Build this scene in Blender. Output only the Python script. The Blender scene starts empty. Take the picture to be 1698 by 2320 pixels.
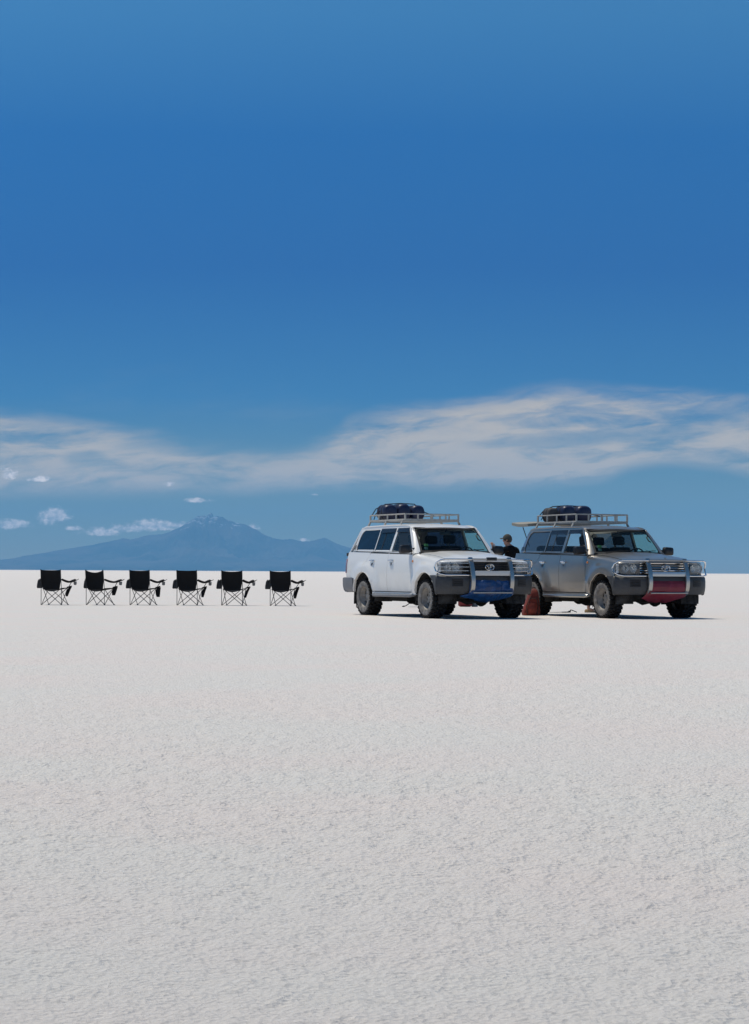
import bpy, bmesh, math, random
import numpy as np
from mathutils import Vector, Matrix, Euler, geometry

# ------------------------------------------------------------ scene, camera, sky, sun
S = bpy.context.scene
F, EYE, ROLL = 4700.0, 0.86, 0.0053          # focal length in source pixels (1698 wide), eye height, horizon tilt
SW, SH, HORIZ = 1698.0, 2320.0, 1295.3
cam_d = bpy.data.cameras.new('camera'); cam = bpy.data.objects.new('camera', cam_d)
S.collection.objects.link(cam); S.camera = cam
cam_d.sensor_fit = 'HORIZONTAL'; cam_d.sensor_width = 36.0
cam_d.lens = 36.0 * F / SW
cam_d.clip_start = 0.1; cam_d.clip_end = 400000.0
pitch = math.atan((HORIZ - SH / 2) / F)
cam.location = (0, 0, EYE)
cam.rotation_mode = 'XYZ'
m = Matrix.Rotation(math.pi / 2 + pitch, 4, 'X') @ Matrix.Rotation(ROLL, 4, 'Z')
cam.rotation_euler = m.to_euler()
S.view_settings.view_transform = 'Standard'; S.view_settings.look = 'None'
S.view_settings.exposure = -0.04; S.view_settings.gamma = 1.0
S.render.resolution_x = 749; S.render.resolution_y = 1024
S.cycles.max_bounces = 8; S.cycles.transparent_max_bounces = 16; S.cycles.volume_bounces = 2
S.cycles.use_denoising = True

SUN_EL, SUN_AZ = math.radians(69), math.radians(-54)      # azimuth from +Y (away from camera) towards +X
sun_dir = Vector((math.sin(SUN_AZ) * math.cos(SUN_EL), math.cos(SUN_AZ) * math.cos(SUN_EL), math.sin(SUN_EL)))
sd = bpy.data.lights.new('sun', 'SUN'); sd.energy = 3.25; sd.angle = math.radians(0.5); sd.color = (1.0, 0.935, 0.80)
sun = bpy.data.objects.new('sun', sd); S.collection.objects.link(sun)
sun.rotation_euler = sun_dir.to_track_quat('Z', 'Y').to_euler()
sun.location = (-20, 10, 60)

class NT:
    """small helper to wire nodes"""
    def __init__(s, tree): s.t = tree; s.n = tree.nodes; s.l = tree.links
    def new(s, kind, **kw):
        n = s.n.new(kind)
        for k, v in kw.items(): setattr(n, k, v)
        return n
    def put(s, sock, v):
        if isinstance(v, bpy.types.NodeSocket): s.l.new(v, sock)
        else: sock.default_value = v
    def math(s, op, a, b=0.0, c=0.0, clamp=False):
        n = s.new('ShaderNodeMath', operation=op, use_clamp=clamp)
        s.put(n.inputs[0], a); s.put(n.inputs[1], b); s.put(n.inputs[2], c)
        return n.outputs[0]
    def smooth(s, v, a, b, lo=0.0, hi=1.0):
        n = s.new('ShaderNodeMapRange', interpolation_type='SMOOTHSTEP')
        for i, x in enumerate((v, a, b, lo, hi)): s.put(n.inputs[i], x)
        return n.outputs[0]
    def noise(s, vec, scale, detail=4, rough=0.5, dist=0.0):
        n = s.new('ShaderNodeTexNoise')
        if vec is not None: s.l.new(vec, n.inputs['Vector'])
        n.inputs['Scale'].default_value = scale; n.inputs['Detail'].default_value = detail
        n.inputs['Roughness'].default_value = rough; n.inputs['Distortion'].default_value = dist
        return n.outputs[0]
    def xyz(s, x, y, z=0.0):
        n = s.new('ShaderNodeCombineXYZ'); s.put(n.inputs[0], x); s.put(n.inputs[1], y); s.put(n.inputs[2], z); return n.outputs[0]
    def ramp(s, v, pts):
        n = s.new('ShaderNodeValToRGB'); s.l.new(v, n.inputs[0]); e = n.color_ramp.elements
        while len(e) < len(pts): e.new(0.5)
        for el, (p, c) in zip(e, pts):
            el.position = p; el.color = (c if len(c) == 4 else (*c, 1)) if isinstance(c, tuple) else (c, c, c, 1)
        return n.outputs[0]
    def curve(s, v, pts):
        """piecewise curve through (0..1, 0..1) points"""
        n = s.new('ShaderNodeFloatCurve'); s.l.new(v, n.inputs['Value']); c = n.mapping.curves[0]
        while len(c.points) < len(pts): c.points.new(0.5, 0.5)
        for p, (a, b) in zip(c.points, pts): p.location = (a, b)
        n.mapping.update(); return n.outputs[0]
    def mix(s, fac, a, b, mode='MIX'):
        n = s.new('ShaderNodeMix', data_type='RGBA', blend_type=mode)
        s.put(n.inputs[0], fac); s.put(n.inputs[6], a if isinstance(a, bpy.types.NodeSocket) else (*a, 1)); s.put(n.inputs[7], b if isinstance(b, bpy.types.NodeSocket) else (*b, 1))
        return n.outputs[2]

world = bpy.data.worlds.new('World'); S.world = world; world.use_nodes = True
w = NT(world.node_tree); w.n.clear()
sky = w.new('ShaderNodeTexSky', sky_type='NISHITA', sun_disc=False)
sky.sun_elevation = SUN_EL; sky.sun_rotation = SUN_AZ
sky.altitude = 3650; sky.air_density = 1.0; sky.dust_density = 0.0; sky.ozone_density = 3.0
tc = w.new('ShaderNodeTexCoord'); sp = w.new('ShaderNodeSeparateXYZ'); w.l.new(tc.outputs['Generated'], sp.inputs[0])
ay = w.math('MAXIMUM', w.math('ABSOLUTE', sp.outputs[1]), 0.02)
az = w.math('DIVIDE', sp.outputs[0], ay)          # tangent of the bearing
el = w.math('DIVIDE', sp.outputs[2], ay)          # tangent of the height above the horizon
# deep saturated blue of the thin high air
deep = w.ramp(w.math('MULTIPLY', el, 3.2), [(0.0, (0.66, 0.48, 0.17)), (0.065, (0.54, 0.47, 0.21)), (0.27, (0.07, 0.345, 0.56)), (0.47, (0.03, 0.30, 0.62)), (0.68, (0.07, 0.46, 0.79)), (0.87, (0.31, 0.82, 1.0)), (1.0, (0.42, 0.95, 1.1))])
skyc = w.mix(1.0, sky.outputs[0], deep, 'MULTIPLY')
# cirrus: a band between two bearing-dependent heights, combed by stretched noise
X01 = w.math('ADD', w.math('MULTIPLY', az, F / SW), 0.5, clamp=True)                    # 0..1 over the view
vec = w.xyz(az, w.math('MULTIPLY', el, 3.6))
warp = w.noise(vec, 9.0, 5, 0.55)
wv = w.math('MULTIPLY', w.math('SUBTRACT', warp, 0.5), 0.022)
elw = w.math('ADD', el, wv)
K = 10.0   # heights below are tangent*K
def T(py): return (HORIZ - py) / F * K
top = w.curve(X01, [(0, T(925)), (.10, T(935)), (.20, T(965)), (.30, T(1010)), (.38, T(1010)), (.43, T(985)), (.47, T(938)), (.60, T(892)), (.75, T(868)), (.90, T(862)), (1, T(880))])
bot = w.curve(X01, [(0, T(1137)), (.25, T(1132)), (.45, T(1118)), (.62, T(1115)), (.72, T(1112)), (.80, T(1098)), (.845, T(1072)), (.90, T(1060)), (1, T(1078))])
e10 = w.math('MULTIPLY', elw, K)
up = w.smooth(w.math('SUBTRACT', top, e10), -0.02, 0.13)
lo = w.smooth(w.math('SUBTRACT', w.math('ADD', w.math('MULTIPLY', el, 0.6*K), w.math('MULTIPLY', elw, 0.4*K)), bot), -0.02, 0.08)
band = w.math('MULTIPLY', up, lo)
rot = w.xyz(w.math('ADD', az, w.math('MULTIPLY', el, 1.2)), w.math('MULTIPLY', w.math('SUBTRACT', w.math('ADD', el, wv), w.math('MULTIPLY', az, 0.12)), 5.0))
comb = w.noise(rot, 30.0, 9, 0.62, 0.4)
comb2 = w.noise(rot, 11.0, 6, 0.55, 0.3)
body = w.smooth(w.math('ADD', w.math('MULTIPLY', comb, 0.65), w.math('MULTIPLY', comb2, 0.75)), 0.48, 0.84, 0.08, 1.0)
def blob(px, py, hw, hh, slope=0.0):      # soft gap: 1 in the middle, 0 outside
    a = w.math('DIVIDE', w.math('SUBTRACT', az, (px - SW / 2) / F), hw / F)
    e_ = w.math('SUBTRACT', w.math('SUBTRACT', elw, (HORIZ - py) / F), w.math('MULTIPLY', w.math('SUBTRACT', az, (px - SW / 2) / F), slope))
    b = w.math('DIVIDE', e_, hh / F)
    return w.smooth(w.math('ADD', w.math('POWER', w.math('ABSOLUTE', a), 2.0), w.math('POWER', w.math('ABSOLUTE', b), 2.0)), 1.2, 0.0)
gap = w.math('MULTIPLY', blob(1360, 985, 330, 24, 0.10), 0.55)
gap = w.math('MAXIMUM', gap, w.math('MULTIPLY', blob(190, 1045, 60, 26), 0.5))
gap = w.math('MAXIMUM', gap, w.math('MULTIPLY', blob(470, 1010, 230, 30, 0.0), 0.55))
gap = w.math('MAXIMUM', gap, w.math('MULTIPLY', blob(1640, 930, 160, 30, 0.0), 0.5))
lit = w.math('MAXIMUM', blob(830, 1040, 240, 60), w.math('MAXIMUM', w.math('MULTIPLY', blob(640, 1050, 75, 10), 0.7), w.math('MULTIPLY', blob(1300, 912, 300, 30), 1.0)))
lit = w.math('MAXIMUM', lit, w.math('MULTIPLY', blob(1250, 1060, 380, 45), 0.7))
lit = w.math('MAXIMUM', lit, w.math('MULTIPLY', blob(60, 1060, 260, 60), 0.5))
cirrus = w.math('MULTIPLY', w.math('MULTIPLY', band, w.math('ADD', body, w.math('MULTIPLY', lit, 0.28), clamp=True)), w.math('SUBTRACT', 1.0, gap))
cirrus = w.math('MULTIPLY', cirrus, 0.97)
# faint veils higher up
veil = w.math('MULTIPLY', w.smooth(w.noise(rot, 3.5, 6, 0.6), 0.52, 0.75), w.math('MULTIPLY', w.smooth(el, 0.03, 0.07), w.smooth(el, 0.14, 0.08)))
cirrus = w.math('MAXIMUM', cirrus, w.math('MULTIPLY', veil, 0.10))
# small cumulus puffs low over the horizon: (x, y, half width, half height) in source pixels
puffs = [(120, 1174, 46, 30), (20, 1192, 60, 15), (165, 1199, 26, 7), (235, 1207, 55, 14), (300, 1200, 70, 15), (350, 1195, 60, 18), (405, 1192, 50, 12), (455, 1135, 40, 8),
         (575, 1196, 22, 12), (690, 1224, 15, 6), (22, 1076, 26, 20), (85, 1088, 32, 9), (383, 1099, 15, 8), (712, 1121, 10, 3)]
vec2 = w.xyz(az, w.math('MULTIPLY', el, 1.5))
cn = w.noise(vec2, 95.0, 6, 0.6)
cn2 = w.noise(vec2, 330.0, 5, 0.6)
pd = None
for (px, py, hw, hh) in puffs:
    a = w.math('DIVIDE', w.math('SUBTRACT', az, (px - SW / 2) / F), hw / F)
    b = w.math('DIVIDE', w.math('SUBTRACT', el, (HORIZ - 2.3*(1-px/849) - py) / F), hh / F)
    b = w.math('MULTIPLY', b, w.smooth(b, -0.3, 0.3, 1.5, 1.0))
    r = w.math('ADD', w.math('POWER', a, 2.0), w.math('POWER', b, 2.0))
    g = w.math('SUBTRACT', 1.0, r)
    pd = g if pd is None else w.math('MAXIMUM', pd, g)
pn = w.math('ADD', w.math('MULTIPLY', w.math('SUBTRACT', cn, 0.5), 3.0), w.math('MULTIPLY', w.math('SUBTRACT', cn2, 0.5), 1.5))
pdn = w.math('ADD', w.math('MAXIMUM', pd, -3.0), pn)
puff = w.math('MULTIPLY', w.smooth(pdn, 0.0, 1.1), 0.95)
shade = w.smooth(w.math('ADD', cn2, w.math('MULTIPLY', cn, 0.5)), 0.55, 0.95)
CL = 7.2
puffc = w.mix(shade, (0.95 * CL, 0.88 * CL, 0.86 * CL), (2.25 * CL, 1.9 * CL, 1.65 * CL))
c1 = w.mix(cirrus, skyc, (1.06 * CL, 0.86 * CL, 0.62 * CL))
c2 = w.mix(puff, c1, puffc)
bg = w.new('ShaderNodeBackground'); w.l.new(c2, bg.inputs[0]); bg.inputs[1].default_value = 0.1
wo = w.new('ShaderNodeOutputWorld'); w.l.new(bg.outputs[0], wo.inputs[0])

# ------------------------------------------------------------ helpers
COL = S.collection
def tag(o, label=None, cat=None, group=None, kind=None):
    if label: o['label'] = label
    if cat: o['category'] = cat
    if group: o['group'] = group
    if kind: o['kind'] = kind
    return o
def empty(name, loc=(0, 0, 0), rz=0.0):
    o = bpy.data.objects.new(name, None); COL.objects.link(o); o.location = loc; o.rotation_euler = (0, 0, rz)
    o.empty_display_size = 0.3
    return o
def link(name, me, mat=None, parent=None, smooth=False):
    o = bpy.data.objects.new(name, me); COL.objects.link(o)
    if mat is not None and not len(me.materials): me.materials.append(mat)
    if smooth: me.polygons.foreach_set('use_smooth', [True] * len(me.polygons))
    if parent: o.parent = parent
    return o
def copy_tree(o, parent=None):
    c = o.copy(); COL.objects.link(c)
    if parent is not None: c.parent = parent
    for ch in list(o.children): copy_tree(ch, c)
    return c
def at(px, depth, z=0.0):
    """ground position whose picture column is px at this distance"""
    return Vector(((px - SW / 2) / F * depth, depth, z))

def mat(name, color, rough=0.5, metal=0.0, coat=0.0, bump=None, var=None, spec=None):
    """Principled material; var=(scale, amount, other colour) breaks the tone up, bump=(scale, strength, distance)"""
    m = bpy.data.materials.new(name); m.use_nodes = True; n = NT(m.node_tree)
    b = n.n['Principled BSDF']
    b.inputs['Base Color'].default_value = (*color, 1); b.inputs['Roughness'].default_value = rough
    b.inputs['Metallic'].default_value = metal; b.inputs['Coat Weight'].default_value = coat
    if spec is not None: b.inputs['Specular IOR Level'].default_value = spec
    tcn = n.new('ShaderNodeTexCoord')
    if var:
        f = n.smooth(n.noise(tcn.outputs['Object'], var[0], 6, 0.6), 0.40, 0.66, 0.0, var[1])
        n.l.new(n.mix(f, color, var[2]), b.inputs['Base Color'])
    if bump:
        bn = n.new('ShaderNodeBump'); bn.inputs['Strength'].default_value = bump[1]; bn.inputs['Distance'].default_value = bump[2]
        n.l.new(n.noise(tcn.outputs['Object'], bump[0], 5, 0.6), bn.inputs['Height']); n.l.new(bn.outputs[0], b.inputs['Normal'])
    return m

# ------------------------------------------------------------ ground: salt flat as one sheet
rng = np.random.default_rng(7)
def vnoise(x, y, seed):
    xi = np.floor(x).astype(np.int64); yi = np.floor(y).astype(np.int64); fx = x - xi; fy = y - yi
    fx = fx * fx * (3 - 2 * fx); fy = fy * fy * (3 - 2 * fy)
    def h(a, b):
        k = (a * 374761393 + b * 668265263 + seed * 1442695041) & 0xffffffff
        k = ((k ^ (k >> 13)) * 1274126177) & 0xffffffff
        return ((k ^ (k >> 16)) & 0xffff) / 65535.0
    a, b, c, d = h(xi, yi), h(xi + 1, yi), h(xi, yi + 1), h(xi + 1, yi + 1)
    return (a * (1 - fx) + b * fx) * (1 - fy) + (c * (1 - fx) + d * fx) * fy - 0.5
def salt_height(X, Y):
    z = np.zeros_like(X)
    for k, (wl, a) in enumerate([(0.015, .0042), (0.030, .008), (0.062, .0125), (0.13, .006), (0.29, .003)]):
        c, s = math.cos(k * 1.3 + .4), math.sin(k * 1.3 + .4)
        z += a * vnoise((X * c - Y * s) / wl + 50000.5, (X * s + Y * c) / wl + 50000.5, k + 3)
    patch = 0.60 + 0.75 * np.clip(0.5 + 1.6 * vnoise(X / 2.3 + 900.5, Y / 2.9 + 900.5, 31), 0, 1)
    return z * patch
def build_ground():
    rad = [0.4, 1.0, 1.8, 2.5]; r = 3.0
    while r < 75: rad.append(r); r *= 1.0036
    while r < 74000: rad.append(r); r *= 1.16
    rad.append(74000.0)
    rad = np.array(rad)
    fine = np.linspace(-0.27, 0.27, 760); coarse = np.linspace(0.27, 2 * math.pi - 0.27, 46)[1:-1]
    ang = np.concatenate([fine, coarse])
    R, A = np.meshgrid(rad, ang, indexing='ij')
    X = R * np.sin(A); Y = R * np.cos(A)
    Z = salt_height(X, Y) * np.clip((260 - R) / 200, 0, 1)
    Z *= .72 + .28 * np.clip((R - 5) / 5, 0, 1)
    Z *= 1 - .2 * np.clip((R - 14) / 14, 0, 1) - .62 * np.clip((R - 25) / 11, 0, 1)
    Z[np.abs(R) > 260] = 0
    nr, na = R.shape
    co = np.stack([X, Y, Z], -1).reshape(-1, 3)
    co = np.vstack([co, [[0, 0, 0]]])
    i = np.arange(nr - 1)[:, None] * na; j = np.arange(na)[None, :]; j2 = (j + 1) % na
    q = np.stack([i + j, i + j2, i + na + j2, i + na + j], -1).reshape(-1, 4)[:, ::-1]
    jj = np.arange(na); tri = np.stack([np.full(na, nr * na), (jj + 1) % na, jj], -1)
    me = bpy.data.meshes.new('salt_flat')
    me.vertices.add(len(co)); me.vertices.foreach_set('co', co.ravel())
    nl = q.size + tri.size
    me.loops.add(nl); me.loops.foreach_set('vertex_index', np.concatenate([q.ravel(), tri.ravel()]))
    me.polygons.add(len(q) + len(tri))
    st = np.concatenate([np.arange(len(q)) * 4, q.size + np.arange(len(tri)) * 3])
    me.polygons.foreach_set('loop_start', st)
    me.polygons.foreach_set('use_smooth', np.ones(len(st), bool))
    me.update(calc_edges=True); me.validate()
    m = bpy.data.materials.new('salt'); m.use_nodes = True; n = NT(m.node_tree); b = n.n['Principled BSDF']
    g = n.new('ShaderNodeNewGeometry').outputs['Position']
    big = n.noise(g, 0.5, 3, 0.5); grain = n.noise(g, 26.0, 8, 0.8)
    c = n.mix(n.smooth(big, 0.35, 0.65), (0.79, 0.745, 0.692), (0.815, 0.735, 0.682))
    c = n.mix(n.smooth(grain, 0.48, 0.34, 0.0, 0.6), c, (0.44, 0.42, 0.40))
    c = n.mix(n.smooth(grain, 0.56, 0.70, 0.0, 0.7), c, (0.93, 0.91, 0.88))
    n.l.new(c, b.inputs['Base Color']); b.inputs['Roughness'].default_value = 0.75; b.inputs['Specular IOR Level'].default_value = 0.25
    bn = n.new('ShaderNodeBump'); bn.inputs['Strength'].default_value = 0.9; bn.inputs['Distance'].default_value = 0.012
    vo = n.new('ShaderNodeTexVoronoi'); n.l.new(g, vo.inputs['Vector']); vo.inputs['Scale'].default_value = 62.0
    n.l.new(n.math('ADD', n.noise(g, 45.0, 9, 0.75), n.math('MULTIPLY', vo.outputs['Distance'], 0.8)), bn.inputs['Height']); n.l.new(bn.outputs[0], b.inputs['Normal'])
    return tag(link('salt_flat', me, m), kind='structure')
build_ground()

# ------------------------------------------------------------ volcano on the horizon
MD = 60000.0
def build_mountain():
    prof = [(-900, 328), (-300, 322), (0, 308), (100, 295), (200, 275), (300, 258), (400, 241), (480, 228), (555, 212), (580, 205), (615, 210), (700, 190), (760, 188), (800, 175), (850, 150), (880, 130), (905, 117), (920, 108), (933, 100), (945, 108), (955, 96), (972, 104), (988, 86), (993, 90), (1004, 108), (1018, 101), (1028, 107), (1042, 106), (1060, 118), (1080, 124), (1100, 133), (1150, 142), (1200, 165), (1240, 190), (1280, 205), (1330, 211), (1370, 208), (1420, 222), (1470, 218), (1520, 203), (1560, 222), (1600, 240), (1650, 252), (1800, 290), (2000, 322), (2250, 345), (2500, 352), (2900, 356)]
    px = np.array([p[0] / 2.065 for p in prof]); py = np.array([1120 + p[1] / 2.065 for p in prof])
    hz = HORIZ + ROLL * (px - SW / 2)
    xs = (px - SW / 2) / F * MD; hs = (hz - py) / F * MD + EYE
    hs = np.maximum(hs, -40)
    nx, ny = 1100, 151
    X = np.linspace(xs[0], xs[-1], nx); V = np.linspace(-1, 1, ny)
    GX, GV = np.meshgrid(X, V, indexing='ij')
    def fbm(a, b, sc, oct, seed, ridge=False):
        z = 0; amp = 1; tot = 0
        for k in range(oct):
            t = vnoise(a / sc + 1000.5, b / sc + 1000.5, seed + k) * 2
            z = z + amp * ((1 - np.abs(t) * 2) if ridge else t); tot += amp; amp *= .5; sc /= 2.05
        return z / tot
    H = np.interp(GX, xs, hs)
    depth = 7000.0
    Y = MD + GV * depth
    wx = GX + fbm(GX, Y, 2500, 3, 40) * 700 * np.abs(GV) ** .6
    Hw = np.interp(wx, xs, hs)
    a = np.abs(GV)
    Z = Hw * (1 - a ** 1.15 * (1.0)) * (1 - .25 * np.sin(a * math.pi) ** 2)
    gull = fbm(wx * 1.0, Y * .35, 1300, 5, 60, True)
    Z += (gull - .35) * 330 * np.sin(np.clip(a * 1.3, 0, 1) * math.pi) * np.clip(Hw / 900, .1, 1.3)
    Z += fbm(GX, Y, 260, 3, 80) * 26 * np.clip((Hw - 150) / 900, 0, 1.2)
    Z[a > .995] = -30
    Z = np.minimum(Z, H * 1.0 + 8)
    co = np.stack([GX, Y, Z], -1).reshape(-1, 3)
    i = np.arange(nx - 1)[:, None] * ny; j = np.arange(ny - 1)[None, :]
    q = np.stack([i + j, i + ny + j, i + ny + j + 1, i + j + 1], -1).reshape(-1, 4)
    me = bpy.data.meshes.new('volcano'); me.from_pydata(co.tolist(), [], q.tolist())
    m = bpy.data.materials.new('volcanic_rock'); m.use_nodes = True; n = NT(m.node_tree); b = n.n['Principled BSDF']
    g = n.new('ShaderNodeNewGeometry').outputs['Position']; s_ = n.new('ShaderNodeSeparateXYZ'); n.l.new(g, s_.inputs[0])
    k = n.noise(g, 0.0008, 6, 0.65)
    c = n.mix(n.smooth(k, 0.35, 0.65), (0.11, 0.08, 0.065), (0.025, 0.025, 0.022))
    sn = n.noise(g, 0.004, 5, 0.7)
    sf = n.math('MULTIPLY', n.smooth(n.math('ADD', s_.outputs[2], n.math('MULTIPLY', sn, 1300.0)), 1950.0, 2150.0), n.smooth(sn, 0.53, 0.66))
    c = n.mix(n.math('MULTIPLY', sf, 0.9), c, (0.75, 0.76, 0.78))
    n.l.new(c, b.inputs['Base Color']); b.inputs['Roughness'].default_value = 0.95; b.inputs['Specular IOR Level'].default_value = 0.1
    o = link('volcano', me, m, smooth=True); tag(o, kind='structure'); return o
build_mountain()

def build_haze():
    me = bpy.data.meshes.new('haze'); b = bmesh.new(); bmesh.ops.create_cube(b, size=1.0)
    for v in b.verts: v.co = Vector((v.co.x * 160000, v.co.y * 160000, -31 if v.co.z < 0 else 2300))
    b.to_mesh(me); b.free()
    m = bpy.data.materials.new('air'); m.use_nodes = True; n = NT(m.node_tree)
    n.n.remove(n.n['Principled BSDF']); v = n.new('ShaderNodeVolumePrincipled')
    v.inputs['Color'].default_value = (0.175, 0.455, 0.76, 1); v.inputs['Density'].default_value = 2.2e-5; v.inputs['Anisotropy'].default_value = 0.0
    n.l.new(v.outputs[0], n.n['Material Output'].inputs['Volume'])
    o = link('haze', me, m); tag(o, kind='stuff'); o['label'] = 'pale blue haze over the salt flat'
    return o
build_haze()

# ------------------------------------------------------------ mesh building helpers
def smoothstep(a, b, x):
    t = min(1, max(0, (x - a) / (b - a))); return t * t * (3 - 2 * t)
def interp(x, pts):
    if x <= pts[0][0]: return pts[0][1]
    for (a, b), (c, d) in zip(pts, pts[1:]):
        if x <= c: return b + (d - b) * (x - a) / (c - a)
    return pts[-1][1]
class MB:
    """collects geometry for one mesh"""
    def __init__(s): s.v = []; s.f = []
    def grid(s, rows, close_u=False, close_v=False):
        b = len(s.v); nr, nc = len(rows), len(rows[0])
        for r in rows: s.v += [tuple(p) for p in r]
        for i in range(nr if close_u else nr - 1):
            for j in range(nc if close_v else nc - 1):
                i2, j2 = (i + 1) % nr, (j + 1) % nc
                s.f.append((b + i * nc + j, b + i * nc + j2, b + i2 * nc + j2, b + i2 * nc + j))
        return s
    def face(s, pts):
        b = len(s.v); s.v += [tuple(p) for p in pts]; s.f.append(tuple(range(b, b + len(pts)))); return s
    def box(s, c, d, rot=None, taper=1.0):
        x, y, z = d[0] / 2, d[1] / 2, d[2] / 2; P = []
        for sz in (-1, 1):
            k = taper if sz > 0 else 1
            for sx, sy in ((-1, -1), (1, -1), (1, 1), (-1, 1)):
                p = Vector((sx * x * k, sy * y * k, sz * z))
                if rot is not None: p = rot @ p
                P.append(p + Vector(c))
        b = len(s.v); s.v += [tuple(p) for p in P]
        for f in ((3, 2, 1, 0), (4, 5, 6, 7), (0, 1, 5, 4), (1, 2, 6, 5), (2, 3, 7, 6), (3, 0, 4, 7)): s.f.append(tuple(b + i for i in f))
        return s
    def hexa(s, P):
        b = len(s.v); s.v += [tuple(p) for p in P]
        for f in ((3, 2, 1, 0), (4, 5, 6, 7), (0, 1, 5, 4), (1, 2, 6, 5), (2, 3, 7, 6), (3, 0, 4, 7)): s.f.append(tuple(b + i for i in f))
        return s
    def tube(s, pts, r, n=8, closed=False, flat=1.0, caps=True):
        pts = [Vector(p) for p in pts]; m = len(pts); rings = []; up = None
        for i, p in enumerate(pts):
            a = pts[(i - 1) % m] if (closed or i) else p; c = pts[(i + 1) % m] if (closed or i < m - 1) else p
            t = (c - a).normalized()
            if up is None:
                up = Vector((0, 0, 1)) if abs(t.z) < .9 else Vector((0, 1, 0))
            x = t.cross(up).normalized(); up = x.cross(t).normalized()
            rr = r[i] if isinstance(r, (list, tuple)) else r
            rings.append([p + x * (math.cos(2 * math.pi * k / n) * rr) + up * (math.sin(2 * math.pi * k / n) * rr * flat) for k in range(n)])
        s.grid(rings, closed, True)
        if caps and not closed:
            s.face(rings[0][::-1]); s.face(rings[-1])
        return s
    def lathe(s, prof, n=32, axis='y', c=(0, 0, 0)):
        rows = []
        for k in range(n):
            a = 2 * math.pi * k / n; row = []
            for (r, h) in prof:
                if axis == 'y': row.append((c[0] + r * math.cos(a), c[1] + h, c[2] + r * math.sin(a)))
                elif axis == 'x': row.append((c[0] + h, c[1] + r * math.cos(a), c[2] + r * math.sin(a)))
                else: row.append((c[0] + r * math.cos(a), c[1] + r * math.sin(a), c[2] + h))
            rows.append(row)
        return s.grid(rows, close_u=True)
    def build(s, name, m, parent=None, smooth=True, thick=0.0, bevel=0.0, auto=40, sub=0, off=-1.0):
        me = bpy.data.meshes.new(name); me.from_pydata(s.v, [], s.f); me.validate()
        b = bmesh.new(); b.from_mesh(me)
        bmesh.ops.remove_doubles(b, verts=b.verts, dist=0.0004)
        bmesh.ops.recalc_face_normals(b, faces=b.faces)
        b.to_mesh(me); b.free()
        o = link(name, me, m, parent)
        mods = False
        if sub:
            k = o.modifiers.new('s', 'SUBSURF'); k.levels = k.render_levels = sub; mods = True
        if thick:
            k = o.modifiers.new('t', 'SOLIDIFY'); k.thickness = thick; k.offset = off; mods = True
        if bevel:
            k = o.modifiers.new('b', 'BEVEL'); k.width = bevel; k.segments = 2; k.limit_method = 'ANGLE'; k.angle_limit = math.radians(40); mods = True
        if mods: bake(o)
        if smooth:
            o.data.polygons.foreach_set('use_smooth', [True] * len(o.data.polygons))
            o.data.set_sharp_from_angle(angle=math.radians(auto))
        return o
def bake(o):
    dg = bpy.context.evaluated_depsgraph_get()
    me = bpy.data.meshes.new_from_object(o.evaluated_get(dg)); nm = o.data.name; old = o.data
    o.modifiers.clear(); o.data = me; bpy.data.meshes.remove(old); me.name = nm

# ------------------------------------------------------------ materials
def glass(name, tint, dark, refl=1.0):
    """thin tinted pane: see-through, with a clear reflection"""
    m = bpy.data.materials.new(name); m.use_nodes = True; n = NT(m.node_tree)
    n.n.remove(n.n['Principled BSDF'])
    t = n.new('ShaderNodeBsdfTransparent'); t.inputs[0].default_value = (*tint, 1)
    d = n.new('ShaderNodeBsdfDiffuse'); d.inputs[0].default_value = (*dark, 1)
    g = n.new('ShaderNodeBsdfGlossy'); g.inputs['Roughness'].default_value = 0.03
    fr = n.new('ShaderNodeFresnel'); n.l.new(n.math('SUBTRACT', 1.5, n.math('MULTIPLY', n.new('ShaderNodeNewGeometry').outputs['Backfacing'], 0.8333)), fr.inputs[0])
    m1 = n.new('ShaderNodeMixShader'); m1.inputs[0].default_value = 0.10; n.l.new(t.outputs[0], m1.inputs[1]); n.l.new(d.outputs[0], m1.inputs[2])
    m2 = n.new('ShaderNodeMixShader'); n.l.new(n.math('MULTIPLY', fr.outputs[0], refl), m2.inputs[0]); n.l.new(m1.outputs[0], m2.inputs[1]); n.l.new(g.outputs[0], m2.inputs[2])
    n.l.new(m2.outputs[0], n.n['Material Output'].inputs[0]); return m
def dusty(name, color, rough, dust, amount, metal=0.0, coat=0.0, low=0.45, span=0.55):
    """painted or rubber surface with dried salt spray: broken by noise, thicker on the lower body"""
    m = mat(name, color, rough, metal, coat); n = NT(m.node_tree); b = n.n['Principled BSDF']
    g = n.new('ShaderNodeTexCoord').outputs['Object']
    k = n.noise(g, 5.0, 6, 0.65); k2 = n.noise(g, 40.0, 4, 0.6)
    h = n.new('ShaderNodeSeparateXYZ'); n.l.new(g, h.inputs[0])
    f = n.smooth(n.math('ADD', k, n.math('MULTIPLY', k2, 0.35)), 0.52, 0.85, 0.0, 1.0)
    f = n.math('MULTIPLY', f, n.smooth(h.outputs[2], low, low + span, amount, amount * 0.12))
    n.l.new(n.mix(f, color, dust), b.inputs['Base Color'])
    n.l.new(n.math('ADD', n.math('MULTIPLY', f, 0.5), rough, clamp=True), b.inputs['Roughness'])
    if metal: n.l.new(n.math('MULTIPLY', n.math('SUBTRACT', 1.0, f), metal), b.inputs['Metallic'])
    return m
SALT = (0.55, 0.53, 0.50)
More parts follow.
